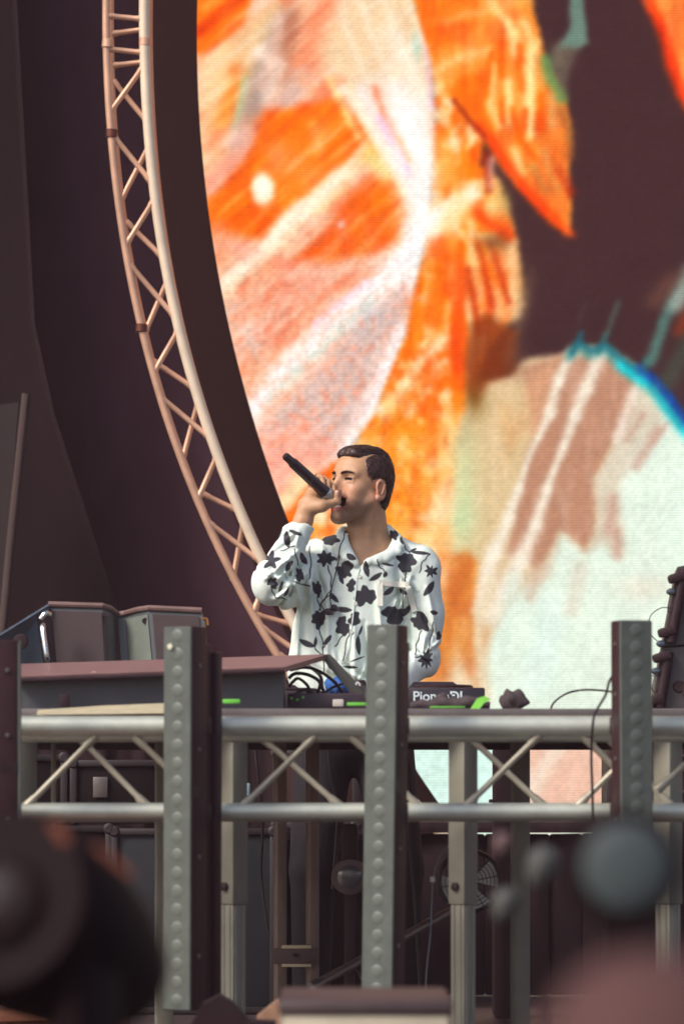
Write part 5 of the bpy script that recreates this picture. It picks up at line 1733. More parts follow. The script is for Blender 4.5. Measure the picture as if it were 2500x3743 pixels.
leaves = [(378, 805, 118, 82, 44), (430, 758, 95, 22, 26), (485, 925, 84, 60, 40), (390, 985, 88, 122, 34), (735, 1052, 80, 72, 30), (905, 988, 112, 80, 40), (962, 1038, 104, -32, 34), (1025, 1022, 46, -70, 30), (690, 1180, 84, 52, 30), (750, 1256, 116, 8, 38),
          (800, 905, 76, 30, 42), (1045, 955, 84, 10, 18), (1262, 868, 146, 6, 26), (1215, 850, 60, -25, 18), (1320, 1112, 126, -55, 44), (1050, 1132, 90, -38, 36), (1150, 1135, 66, 40, 28), (1165, 1262, 120, -48, 38), (505, 1482, 120, 26, 40), (558, 1478, 76, -82, 22),
          (640, 1462, 86, -50, 30), (850, 1500, 136, 86, 34), (860, 1402, 76, -70, 18), (840, 1592, 110, -22, 12), (795, 1645, 100, 5, 18), (660, 1632, 70, 70, 30), (332, 1122, 76, -70, 24), (370, 1156, 66, -60, 20), (1356, 1272, 56, 10, 32), (316, 772, 112, -62, 20), (1140, 790, 60, 70, 20)]
stems = [[(645, 965), (668, 1060), (660, 1140), (600, 1210), (585, 1260)], [(572, 1170), (594, 1262)], [(585, 1378), (612, 1500), (616, 1690)], [(555, 1512), (604, 1575)], [(640, 1490), (606, 1516)], [(742, 1436), (690, 1508)], [(745, 1602), (775, 1450), (800, 1395)],
         [(1272, 1396), (1240, 1480), (1226, 1560)], [(1352, 1340), (1342, 1420), (1310, 1545)], [(1172, 992), (1150, 1150), (1140, 1290)], [(1258, 1005), (1280, 930), (1330, 880)], [(975, 925), (985, 965), (1020, 1000)], [(522, 830), (530, 980), (520, 1060)], [(425, 870), (445, 970)], [(330, 882), (425, 850)],
         [(700, 930), (740, 800), (765, 720)], [(420, 1085), (525, 1110)], [(275, 1140), (295, 1190), (360, 1200)], [(1225, 1580), (1290, 1570)], [(1195, 880), (1160, 830), (1140, 760)]]


def shirt_print(P):
    x = 1250 + P[:, 0] / 12.0 * F; y = HZ - (P[:, 2] - ZC) / 12.0 * F
    ink = np.zeros(len(P))
    for i, (cx, cy, r, n_, am, asp) in enumerate(flowers):
        a, b = CR(cx, cy); r = r / 1.8447 * 1.10
        dx, dy = (x - a) / asp, (y - b)
        sel = np.abs(dx) + np.abs(dy) < r * 2.2
        if not sel.any(): continue
        th = np.arctan2(dy[sel], dx[sel]); rr = np.hypot(dx[sel], dy[sel])
        R_ = r * ((0.80 + am * 1.1 * (1 - 2 * np.abs(np.sin(n_ * 0.5 * th + i)) ** 1.6) * 0.8 if i in (0, 11, 13, 12) else 0.78 + 0.09 * np.cos(5 * th + i * 2.1) + 0.07 * np.cos(7 * th + i * 1.3) + 0.14 * np.abs(np.sin(n_ * 0.5 * th + i)) * (0.5 + 0.5 * np.sin(th + i))) + 0.10 * np.cos(2 * th + i * 1.7) + 0.09 * np.cos(3 * th + i * 2.9))
        ink[sel] = np.maximum(ink[sel], ss(1.6, -1.6, rr - R_))
    for (cx, cy, L, ang, w) in leaves:
        a, b = CR(cx, cy); L = L / 1.8447 / 2; w = w / 1.8447 / 2
        ca, sa = math.cos(math.radians(ang)), math.sin(math.radians(ang))
        u = (x - a) * ca + (y - b) * sa; v = -(x - a) * sa + (y - b) * ca
        sel = (np.abs(u) < L * 1.2) & (np.abs(v) < w * 2)
        t = np.clip(np.abs(u[sel]) / L, 0, 1)
        hw = w * (1 - t ** 2) ** 0.8
        bend = 0.25 * w * (1 - t ** 2)
        ink[sel] = np.maximum(ink[sel], ss(1.4, -1.4, np.abs(v[sel] - bend) - hw) * (np.abs(u[sel]) < L))
    for pts in stems:
        pp = [CR(*q) for q in pts]
        for (ax, ay), (bx, by) in zip(pp[:-1], pp[1:]):
            ex, ey = bx - ax, by - ay
            sel = (x > min(ax, bx) - 6) & (x < max(ax, bx) + 6) & (y > min(ay, by) - 6) & (y < max(ay, by) + 6)
            if not sel.any(): continue
            t = np.clip(((x[sel] - ax) * ex + (y[sel] - ay) * ey) / (ex * ex + ey * ey), 0, 1)
            wob = 2.0 * np.sin(t * math.pi * 2)
            d = np.hypot(x[sel] - ax - t * ex + wob * ey / math.hypot(ex, ey), y[sel] - ay - t * ey - wob * ex / math.hypot(ex, ey))
            ink[sel] = np.maximum(ink[sel], ss(3.1, 1.3, d))
    white = np.array([222, 231, 220]) / 255.0
    black = np.array([58, 58, 64]) / 255.0
    c = white * (1 - ink[:, None]) + black * ink[:, None]
    return srgb2lin(c)


SHIRT = vcol_mat('printed_cotton', 0.82, bump=0.9, bscale=26, var=0.06, scale=35, spec=0.25, stretch=(1.6, 1, 0.6))
me, c_ = np_mesh('shirt', Pt, Qt, SHIRT, shirt_print(Pt))
shirt = link(bpy.data.objects.new('shirt', me), c_, person)


def surf(px, py, off=0.003):
    """point just proud of the shirt front at a cloth position"""
    x = (px - 1250) / F * 12.0; z = ZC + (HZ - py) / F * 12.0
    s_ = (np.abs(Pt[:, 0] - x) < 0.006) & (np.abs(Pt[:, 2] - z) < 0.006)
    y = Pt[s_, 1].min() if s_.any() else 11.93
    return Vector((x, y - off, z))


# collar: rolled band round the open neck
Cc = Field(span((-0.02, 0.24, 0.0030)), span((11.86, 12.18, 0.0040)), span((1.40, 1.58, 0.0030)))
left_c = [(1252, 1940, 12.02), (1246, 1962, 11.975), (1270, 2010, 11.935), (1300, 2062, 11.918)]
right_c = [(1416, 1932, 12.04), (1462, 1978, 12.0), (1440, 2016, 11.955), (1390, 2036, 11.935), (1340, 2058, 11.920)]
back_c = [(1252, 1940, 12.02), (1290, 1930, 12.10), (1360, 1926, 12.13), (1416, 1932, 12.04)]
for path, r0 in ((left_c, 0.0105), (right_c, 0.0105), (back_c, 0.012)):
    pts = catmull([W(*p) for p in path], 5)
    for a, b in zip(pts[:-1], pts[1:]):
        Cc.cap(a[:], b[:], r0, r0, 0.008)
# flaps lying outwards
for a, b, c2, r0 in (((1250, 1945, 12.01), (1216, 1968, 11.99), (1262, 2040, 11.922), 0.0085), ((1446, 1962, 12.01), (1474, 1996, 11.985), (1412, 2046, 11.936), 0.0085), ((1258, 1962, 11.97), (1232, 1990, 11.955), (1285, 2050, 11.918), 0.0085), ((1452, 1990, 11.98), (1455, 2022, 11.955), (1376, 2056, 11.925), 0.008)):
    A_, B_, C2 = W(*a), W(*b), W(*c2)
    Cc.cap(A_[:], B_[:], r0, r0, 0.012); Cc.cap(B_[:], C2[:], r0, r0, 0.012); Cc.cap(A_[:], C2[:], r0, r0, 0.012)
Pc, Qc = Cc.mesh(); Pc, Qc = subdivide(Pc, Qc)
me, c_ = np_mesh('collar', Pc, Qc, SHIRT, shirt_print(Pc))
link(bpy.data.objects.new('collar', me), c_, shirt)
BUT = mat('button_shell', S(216, 212, 196), 0.35, var=0.05)
for bx, by in ((856, 1038), (828, 1220), (800, 1413), (1172, 1100)):
    p = surf(*CR(bx, by), 0.001)
    m = MB(); m.lathe([(0, 0.0058), (0.002, 0.0058), (0.0026, 0.0045), (0.002, 0.0035), (0.002, 0.0005)], p, (0, -1, 0), 14); m.build('button', BUT, shirt)
TAPE = mat('cream_tape', S(230, 226, 210), 0.8, var=0.05)


def strip(pts, w, name):
    """flat ribbon following the cloth"""
    n_ = 10
    m = MB(); a_, b_ = CR(*pts[0]), CR(*pts[1])
    dx, dy = b_[0] - a_[0], b_[1] - a_[1]
    L = math.hypot(dx, dy); nx, ny = -dy / L * w / 2, dx / L * w / 2
    lo, hi = [], []
    for i in range(n_ + 1):
        t = i / n_
        x_, y_ = a_[0] + dx * t, a_[1] + dy * t
        lo.append(surf(x_ - nx, y_ - ny, 0.004)); hi.append(surf(x_ + nx, y_ + ny, 0.004))
    for k in range(n_ + 1):
        s0 = min(lo[k].y, hi[k].y); lo[k].y = lo[k].y * .4 + s0 * .6; hi[k].y = hi[k].y * .4 + s0 * .6
    vs = lo + hi + [p + Vector((0, 0.004, 0)) for p in lo] + [p + Vector((0, 0.004, 0)) for p in hi]
    q = n_ + 1
    fs = []
    for i in range(n_):
        fs += [(i, i + 1, q + i + 1, q + i), (2 * q + i, 3 * q + i, 3 * q + i + 1, 2 * q + i + 1), (i, 2 * q + i, 2 * q + i + 1, i + 1), (q + i, q + i + 1, 3 * q + i + 1, 3 * q + i)]
    fs += [(0, q, 3 * q, 2 * q), (n_, 2 * q + n_, 3 * q + n_, q + n_)]
    m._add(vs, fs)
    return m.build(name, TAPE, shirt, angle=60)


strip([(992, 1070), (992, 1236)], 21, 'pocket_tape')
strip([(985, 1078), (1190, 1092)], 21, 'pocket_tape')
strip([(1180, 1104), (1226, 1268)], 20, 'pocket_tape')
# placket seam
m = MB(); m.tube([surf(*CR(x_, y_), 0.0005) for x_, y_ in ((858, 985), (840, 1040), (832, 1120), (822, 1210), (812, 1300), (800, 1400), (788, 1500), (760, 1590))], 0.0018, n=6); m.build('placket_edge', SHIRT if False else mat('white_cotton', S(216, 226, 222), 0.85), shirt)

# ---- trousers and shoes
TR = Field(span((-0.30, 0.36, 0.012)), span((11.84, 12.28, 0.012)), span((0.03, 1.14, 0.012)))
TR.ell(wv3(1275, 2560, 12.05), (0.172, 0.118, 0.12), None, 0.05)
TR.ell(np.array([0.03, 12.06, 0.92]), (0.17, 0.12, 0.12), None, 0.05)
for sx, fx in ((-0.10, -0.12), (0.11, 0.15)):
    hip = np.array([0.03 + sx * 0.85, 12.06, 0.90]); kn = np.array([0.03 + fx, 12.03, 0.50]); an = np.array([0.03 + fx * 1.05, 12.08, 0.09])
    TR.cap(hip, kn, 0.098, 0.072, 0.03); TR.cap(kn, an, 0.070, 0.058, 0.02)
X = TR.xs[:, None, None]; Z = TR.zs[None, None, :]
TR.v = TR.v.astype(np.float32)
Pz, Qz = TR.mesh()
me, c_ = np_mesh('trousers', Pz, Qz, mat('denim', S(30, 23, 28), 0.85, var=0.25, scale=60, bump=0.3, bscale=300))  # denim darkened, the shade under the table put into its colour
link(bpy.data.objects.new('trousers', me), c_, person)
for fx in (-0.12, 0.15):
    an = np.array([0.03 + fx * 1.05, 12.08, 0.0])
    SH = Field(span((an[0] - 0.12, an[0] + 0.12, 0.008)), span((11.78, 12.2, 0.008)), span((-0.01, 0.16, 0.008)))
    SH.cap(an + [0, 0.03, 0.055], an + [fx * 0.2, -0.17, 0.04], 0.052, 0.046, 0.02)
    SH.v = np.maximum(SH.v, (0.004 - SH.zs)[None, None, :]).astype(np.float32)
    a_, b_ = SH.mesh()
    me, c_ = np_mesh('shoe', a_, b_, mat('shoe_leather', S(60, 48, 46), 0.5)); link(bpy.data.objects.new('shoe', me), c_, person)

# ------------------------------------------------------------------ microphone and earphones
mic = empty('microphone', W(1120, 1730, 11.84), 'black handheld microphone held to the singer\'s open mouth', 'microphone')
tl, gr = W(1045, 1668, 11.765), W(1195, 1806, 11.866)
ax_ = (gr - tl).normalized(); Lm = (gr - tl).length
MICB = mat('mic_black', S(46, 34, 38), 0.3, var=0.15, scale=40)
m = MB(); m.lathe([(0.030, 0.0150), (0.036, 0.0158), (Lm * 0.55, 0.0165), (Lm * 0.80, 0.0178), (Lm - 0.018, 0.0200), (Lm - 0.012, 0.0205), (Lm - 0.010, 0.018)], tl, ax_, 28); m.build('handle', MICB, mic)
m = MB(); m.lathe([(-0.004, 0.0100), (0.0, 0.0122), (0.028, 0.0126), (0.031, 0.0135), (0.033, 0.0120)], tl, ax_, 24); m.build('antenna_cap', MICB, mic)
m = MB(); m.lathe([(Lm - 0.011, 0.0215), (Lm - 0.009, 0.0225), (Lm - 0.004, 0.0225), (Lm - 0.002, 0.0215)], tl, ax_, 28); m.build('collar_ring', mat('mic_ring', S(190, 194, 194), 0.25, metal=0.9), mic)
m = MB(); m.lathe([(Lm - 0.003, 0.0215), (Lm + 0.006, 0.0240), (Lm + 0.016, 0.0235), (Lm + 0.026, 0.0190), (Lm + 0.032, 0.0110), (Lm + 0.034, 0.001)], tl, ax_, 30); m.build('grille_ball', mat('mic_mesh', S(150, 154, 152), 0.3, metal=0.8, var=0.45, scale=420, bump=0.6, bscale=420), mic)
sw_ = tl + ax_ * (Lm * 0.62)
m = MB(); m.box(sw_ + Vector((-0.004, -0.0165, 0.0)), (0.020, 0.006, 0.010), Matrix.Rotation(0.72, 3, 'Y'), bev=0.003); m.build('switch', MICB, mic)

ear = empty('earphones', surf(*CR(655, 1265)), 'black in-ear phones dangling by their cord on the shirt front', 'earphones')
cord = [(764, 735), (742, 830), (715, 930), (694, 1020), (672, 1100), (664, 1160)]
m = MB(); m.tube(catmull([surf(*CR(*p), 0.006) for p in cord], 6), 0.0020, n=6); m.build('cord', CABLE, ear)
for pts in ([(664, 1160), (630, 1180), (600, 1215), (610, 1250), (640, 1270)], [(664, 1160), (660, 1200), (668, 1235), (682, 1252)]):
    m = MB(); m.tube(catmull([surf(*CR(*p), 0.007) for p in pts], 6), 0.0017, n=6); m.build('cord', CABLE, ear)
m = MB(); m.lathe([(0, 0.004), (0.004, 0.0045), (0.016, 0.0045), (0.018, 0.003)], surf(*CR(664, 1150), 0.009), (0, 0, -1), 10); m.build('splitter', CABLE, ear)
for (bx, by) in ((646, 1276), (686, 1250)):
    p = surf(*CR(bx, by), 0.010)
    m = MB(); m.lathe([(-0.011, 0.004), (-0.008, 0.009), (0.0, 0.0115), (0.007, 0.009), (0.012, 0.005), (0.018, 0.004)], p, (0.75, -0.4, -0.35), 14); m.build('ear_bud', MICB, ear)
# ------------------------------------------------------------------ behind and under the booth
riser = empty('low_riser', (0, 14.2, 0), 'black skirted riser under the video screen', 'riser')
zr = W(0, 3003, 14.0).z
MB().box((0.4, 14.27, zr - 0.02), (7.0, 0.54, 0.04), bev=0.004).build('top', BLK, riser)
me_o = MB()
for k in range(60):
    x0 = -3.1 + k * 7.0 / 60
    me_o.box((x0 + 0.058, 14.06 + 0.012 * math.sin(k * 1.9), zr / 2 - 0.02), (0.118, 0.03, zr - 0.05), rz(14 * math.sin(k * 2.3)), bev=0.01)
me_o.build('skirt', BLACK, riser)

DARKC = mat('flight_case_board', S(18, 10, 12), 0.65, var=0.15, scale=12, spec=0.12)
BLUEC = mat('flight_case_blue', S(38, 40, 44), 0.6, var=0.12, scale=10, spec=0.15)


def flight_case(x0, x1, z0, z1, d, dep, board, label):
    e = empty('flight_case', ((x0 + x1) / 2, d + dep / 2, z0), label, 'flight case', 'flight cases under the booth')
    cx, cz, w_, h = (x0 + x1) / 2, (z0 + z1) / 2, x1 - x0, z1 - z0
    MB().box((cx, d + dep / 2, cz), (w_, dep, h), bev=0.004).build('body', board, e)
    for sx in (x0, x1):
        MB().box((sx, d, cz), (0.024, 0.024, h + 0.004), bev=0.004).build('edge_strip', STEEL if False else mat('case_edge', S(36, 26, 28), 0.55, metal=0.1), e)
    for sz in (z0 + 0.012, z1):
        MB().box((cx, d - 0.001, sz), (w_ - 0.03, 0.022, 0.022), bev=0.004).build('edge_strip', MATS['case_edge'], e)
    for sx in (x0, x1):
        for sz in (z0 + 0.012, z1):
            m = MB(); m.lathe([(-0.016, 0.012), (-0.008, 0.02), (0.008, 0.02), (0.016, 0.012)], (sx, d - 0.002, sz), (0, 1, 0), 14); m.build('corner', MATS['case_edge'], e)
    MB().box((x0 + w_ * 0.3, d - 0.008, z0 + h * 0.6), (0.05, 0.014, 0.07), bev=0.004).build('latch', STEELD, e)
    return e


def xz(px, py, d):
    p = W(px, py, d); return p.x, p.z


def fc(px0, px1, py0, py1, d, dep, board, label, floor=False):
    x0, z1 = xz(px0, py0, d); x1, z0 = xz(px1, py1, d)
    if floor: z0 = 0.002
    return flight_case(x0, x1, z0, z1, d, dep, board, label)


fc(420, 1000, 3040, 3600, 12.9, 0.5, BLUEC, 'bluish flight case standing on the floor under the left table', True)
fc(-300, 400, 3030, 3700, 12.9, 0.5, DARKC, 'black flight case on the floor at the far left under the booth', True)
fc(-300, 236, 2770, 3010, 12.95, 0.4, DARKC, 'black flight case stacked upper left behind the truss')
fc(270, 600, 2790, 3010, 12.95, 0.4, DARKC, 'small dark flight case seen through the left truss bay')
fc(1010, 1300, 2755, 3030, 12.95, 0.4, mat('case_brown', S(60, 38, 36), 0.6, var=0.15, spec=0.15), 'brown cased rack seen through the middle truss bay')
fc(1010, 1500, 3060, 3700, 13.2, 0.4, DARKC, 'black flight case on the floor behind the grey stand', True)

# black back cloth closing the left underside of the booth
o = curtain('table_skirt', W(-500, 0, 13.6).x, W(1480, 0, 13.6).x, 0.0, W(0, 2660, 13.6).z, 13.6, 0.02, 0.16, BLACK, n=160, nz=8)
tag(o, 'black cloth skirt hanging behind the left half of the booth', 'cloth')

# strut frame with cross plate in the middle
STANDM = mat('stand_brown', S(140, 118, 106), 0.5, metal=0.3, var=0.12)
st = empty('support_frame', W(1085, 3743, 11.3), 'brownish two-post support frame with a cross plate under the table', 'frame')
st.location.z = 0; WLOC[st] = Vector(st.location)
for px in (1024, 1142):
    p = W(px, 0, 11.3)
    MB().box((p.x, 11.3, 0.47), (0.030, 0.04, 0.92), rz(18), bev=0.003).build('post', STANDM, st)
for py, h in ((3462, 0.011), (3527, 0.011)):
    a, b = W(1030, py, 11.27), W(1138, py, 11.27)
    MB().box((a + b) / 2, (b.x - a.x, 0.03, h), bev=0.002).build('rung', mat('rung_pale', S(196, 176, 146), 0.5), st)
a, b = W(1000, 3495, 11.26), W(1165, 3495, 11.26)
MB().box((a + b) / 2, (b.x - a.x, 0.012, 0.046), bev=0.002).build('cross_plate', mat('plate_brown', S(84, 62, 58), 0.55), st)
m = MB(); m.lathe([(0, 0.007), (0.006, 0.006)], W(1080, 3492, 11.25), (0, -1, 0), 12); m.build('bolt', BLK, st)

br = empty('brace_tube', W(1140, 3610, 10.9), 'grey diagonal brace tube crossing low under the table', 'tube')
a, b = W(1138, 3610, 10.9), W(1680, 3312, 11.3)
m = MB(); m.tube([a, b], 0.0135, n=16); m.build('tube', mat('brace_grey', S(116, 96, 88), 0.45, metal=0.5), br)
dr = (a - b).normalized()
m = MB(); m.lathe([(-0.03, 0.018), (0.004, 0.018), (0.010, 0.013), (0.012, 0.004)], a, dr, 18); m.build('end_socket', mat('socket', S(110, 100, 92), 0.4, metal=0.6), br)
m = MB(); m.lathe([(0, 0.009), (0.004, 0.007)], a + Vector((0.004, -0.018, 0)), (0, -1, 0), 12); m.build('bolt', STEEL, br)

# dark lamp with round lens
lamp = empty('floor_lamp_head', W(1262, 3290, 11.1), 'dark round stage lamp half hidden behind the middle led bar', 'stage lamp')
lamp.location.z = 0; WLOC[lamp] = Vector(lamp.location)
c_ = W(1278, 3205, 11.05)
HOUS = mat('lamp_house', S(44, 28, 30), 0.5, var=0.15, spec=0.25)
m = MB(); m.lathe([(0.0, 0.05), (0.01, 0.052), (0.09, 0.046), (0.16, 0.03), (0.17, 0.01)], c_, (0, 1, 0.1), 28); m.build('housing', HOUS, lamp)
m = MB(); m.lathe([(0.0, 0.052), (-0.006, 0.05), (-0.008, 0.042)], c_, (0, 1, 0.1), 28); m.build('rim', mat('lamp_rim', S(92, 74, 74), 0.35), lamp)
m = MB(); m.lathe([(-0.004, 0.040), (-0.010, 0.032), (-0.015, 0.018), (-0.017, 0.002)], c_, (0, 1, 0.1), 28); m.build('lens', mat('lamp_lens', S(88, 84, 86), 0.08, spec=1.0), lamp)
m = MB(); m.box((c_.x, c_.y + 0.08, c_.z + 0.09), (0.05, 0.06, 0.12), bev=0.01); m.build('neck', HOUS, lamp)
m = MB(); m.box((c_.x, c_.y + 0.08, (c_.z - 0.045) / 2), (0.03, 0.03, c_.z - 0.045), bev=0.004); m.build('stem', HOUS, lamp)
m = MB(); m.box((c_.x, c_.y + 0.08, 0.011), (0.2, 0.2, 0.02), bev=0.006); m.build('base', HOUS, lamp)

# fan behind the right leg
fan = empty('floor_fan', W(1712, 3400, 11.6), 'round floor fan with wire grille behind the right table leg', 'fan')
fan.location.z = 0; WLOC[fan] = Vector(fan.location)
fc_ = W(1716, 3222, 11.6)
R_ = 0.092
FW = mat('fan_wire', S(58, 52, 54), 0.35, metal=0.6)
m = MB(); m.tube([fc_ + Vector((R_ * math.cos(a), 0, R_ * math.sin(a))) for a in np.linspace(0, 2 * math.pi, 49)], 0.006, n=8, caps=False); m.build('hoop', FW, fan)
for k in range(7):
    r_ = 0.016 + k * 0.0115
    m = MB(); m.tube([fc_ + Vector((r_ * math.cos(a), -0.012 - 0.012 * (1 - r_ / R_), r_ * math.sin(a))) for a in np.linspace(0, 2 * math.pi, 37)], 0.0012, n=5, caps=False); m.build('grille_ring', FW, fan)
for k in range(10):
    a = k * math.pi / 5 + 0.2
    m = MB(); m.tube([fc_ + Vector((0.01 * math.cos(a), -0.024, 0.01 * math.sin(a))), fc_ + Vector((R_ * math.cos(a), -0.004, R_ * math.sin(a)))], 0.0014, n=5); m.build('spoke', FW, fan)
BLADE = mat('fan_blade', S(232, 232, 226), 0.4, var=0.05)  # near white, standing in for light that shines through the fan
for k in range(4):
    a = k * math.pi / 2 + 0.3
    m = MB(); pts = []
    for t in np.linspace(-0.5, 0.5, 8):
        pts.append(fc_ + Vector((R_ * 0.92 * math.cos(a + t), 0.012 + 0.02 * t, R_ * 0.92 * math.sin(a + t))))
    pts += [fc_ + Vector((0.012 * math.cos(a + 0.3), 0.02, 0.012 * math.sin(a + 0.3))), fc_ + Vector((0.012 * math.cos(a - 0.3), 0.008, 0.012 * math.sin(a - 0.3)))]
    m.slab(pts, (0, 0.003, 0)); m.build('blade', BLADE, fan)
m = MB(); m.lathe([(0, 0.03), (0.05, 0.03), (0.07, 0.02)], fc_ + Vector((0, 0.03, 0)), (0, 1, 0), 20); m.build('motor', HOUS, fan)
m = MB(); m.box((fc_.x, fc_.y + 0.06, (fc_.z - 0.03) / 2), (0.03, 0.03, fc_.z - 0.03), bev=0.004); m.build('stand', HOUS, fan)
m = MB(); m.box((fc_.x, fc_.y + 0.05, 0.012), (0.22, 0.2, 0.02), bev=0.006); m.build('foot', HOUS, fan)
# cable with a white tag left of the leg
cb = empty('tagged_cable', W(1580, 3400, 11.2), 'thin cable with a white tag hanging left of the right table leg', 'cable')
m = MB(); m.tube(catmull([W(1650, 3080, 11.2), W(1610, 3130, 11.2), W(1584, 3205, 11.2), W(1578, 3300, 11.2), W(1572, 3420, 11.2), W(1558, 3560, 11.2), W(1560, 3640, 11.2), W(1590, 3672, 11.2), W(1640, 3668, 11.2)], 8), 0.0026, n=8); m.build('wire', mat('grey_wire', S(104, 112, 124), 0.35), cb)
MB().box(W(1580, 3214, 11.196), (0.014, 0.004, 0.016), bev=0.001).build('tag', mat('paper_white', S(214, 222, 216), 0.7), cb)
# black uprights and a sub cabinet on the right, seen against the screen
m = MB(); p0, p1 = W(1806, 2740, 12.6), W(1892, 2740, 12.6)
e = empty('black_monitor', ((p0.x + p1.x) / 2, 12.7, 0), 'narrow black column cabinet seen through the right truss bay', 'cabinet')
MB().box(((p0.x + p1.x) / 2, 12.7, 0.445), (p1.x - p0.x, 0.16, 0.885), bev=0.012).build('body', BLACK, e)
MB().box(((p0.x + p1.x) / 2 - 0.045, 12.62, 0.71), (0.02, 0.03, 0.012), bev=0.003).build('knob', BLK, e)
sub = empty('bass_cabinet', W(2560, 3000, 11.9), 'black bass cabinet with oval handle at the right edge under the table', 'speaker')
sub.location.z = 0; WLOC[sub] = Vector(sub.location)
p0, p1 = W(2236, 2720, 11.9), W(2800, 2720, 11.9)
MB().box(((p0.x + p1.x) / 2, 12.15, 0.445), (p1.x - p0.x, 0.5, 0.885), bev=0.01).build('body', BLK, sub)
hp = W(2500, 2830, 11.9)
m = MB()
m.tube([hp + Vector((0.09 * math.cos(a), -0.004, 0.055 * math.sin(a))) for a in np.linspace(0, 2 * math.pi, 33)], 0.006, n=8, caps=False); m.build('handle_rim', mat('rim_grey', S(72, 60, 64), 0.4), sub)
# wooden low riser at bottom left with cups
OR = mat('orange_wood', S(150, 92, 66), 0.55, var=0.25, scale=14, stretch=(1, 6, 6), bump=0.1)
pz = W(0, 3700, 9.0)
lr = empty('wood_step', W(60, 3743, 9.1), 'low orange brown wooden step at the bottom left corner', 'step')
lr.location.z = 0; WLOC[lr] = Vector(lr.location)
x0, x1 = W(-500, 0, 9.0).x, W(468, 0, 9.0).x
MB().box(((x0 + x1) / 2, 9.2, pz.z - 0.012), (x1 - x0, 0.42, 0.022), bev=0.004).build('tread', OR, lr)
MB().box(((x0 + x1) / 2, 9.21, (pz.z - 0.025) / 2), (x1 - x0 - 0.03, 0.36, pz.z - 0.026), bev=0.004).build('carcass', OR, lr)
CUPM = mat('cup_plastic', S(150, 140, 132), 0.35, var=0.1)
MINT = mat('mint_label', S(150, 180, 166), 0.5, var=0.1)
for px, top_, r_, mt, lab in ((22, 3632, 0.016, CUPM, 'small pale bottle nearest the picture edge on the wooden step'), (82, 3640, 0.024, CUPM, 'clear plastic cup on the wooden step'), (136, 3662, 0.018, MINT, 'mint green small tin on the wooden step')):
    p = W(px, top_, 9.12)
    h = p.z - pz.z
    m = MB(); m.lathe([(0, r_ * 0.8), (h * 0.7, r_), (h * 0.8, r_ * 0.95), (h * 0.92, r_ * (0.5 if px < 60 else 1.0)), (h, r_ * (0.45 if px < 60 else 1.0))], (p.x, 9.12, pz.z), (0, 0, 1), 20)
    tag(m.build('cup' if px > 60 else 'bottle', mt), lab, 'cup' if 60 < px < 100 else ('bottle' if px < 60 else 'tin'))
a, b = W(372, 3686, 9.05), W(438, 3686, 9.05)
m = MB(); m.box((a + b) / 2 + Vector((0, 0, -0.001)), (b.x - a.x, 0.02, 0.008), bev=0.002)
o = m.build('marker_pen', LIME); tag(o, 'bright green marker pen lying on the wooden step', 'marker')

# ------------------------------------------------------------------ out of focus lamps on the stage lip
FIXD = mat('fixture_black', S(24, 12, 15), 0.7, var=0.2, scale=14, spec=0.08)
FIXP = mat('fixture_dusty', S(82, 57, 55), 0.85, var=0.18, scale=6, spec=0.1)
GLASS = mat('front_glass', S(66, 73, 74), 0.5, var=0.15, scale=18, spec=0.2)


def moving_head(base, px, py, d, r, aim, arm_off, label, body, glass, lens_r, arms=(-1, 1)):
    """floor lamp: base, yoke arms, tapered head with lens"""
    e = empty('moving_head_lamp', base, label, 'stage lamp', 'moving head lamps along the stage lip')
    c_ = W(px, py, d)
    aim = Vector(aim).normalized()
    m = MB(); m.lathe([(-r * 2.1, r * 0.45), (-r * 2.0, r * 0.62), (-r * 1.2, r * 0.85), (-r * 0.2, r), (r * 0.5, r * 0.98), (r * 0.62, r * 0.9)], c_, aim, 36)
    hd = m.build('head', body, e)
    m = MB(); m.lathe([(r * 0.60, lens_r * 1.18), (r * 0.70, lens_r * 1.2), (r * 0.74, lens_r * 1.06)], c_, aim, 36); m.build('bezel', FIXD, hd)
    m = MB(); m.lathe([(r * 0.70, lens_r), (r * 0.80, lens_r * 0.8), (r * 0.86, lens_r * 0.45), (r * 0.88, 0.002)], c_, aim, 36); m.build('lens', glass, hd)
    side = aim.cross(Vector((0, 0, 1))).normalized()
    for s in arms:
        top = c_ + side * s * arm_off
        bt = Vector((top.x, top.y, 0.16))
        mid = (top + bt) / 2
        ang = math.atan2(side.y, side.x)
        MB().box(mid, (0.04, 0.09, top.z - bt.z + 0.10), Matrix.Rotation(ang, 3, 'Z'), bev=0.018, seg=3).build('yoke_arm', body, e)
    MB().box(Vector((c_.x, c_.y, 0.15)), (arm_off * 2.1 + 0.05, 0.15, 0.05), Matrix.Rotation(math.atan2(side.y, side.x), 3, 'Z'), bev=0.018).build('yoke_bridge', body, e)
    MB().box(Vector((c_.x, c_.y, 0.064)), (0.30, 0.30, 0.12), bev=0.02, seg=3).build('base', body, e)
    return e


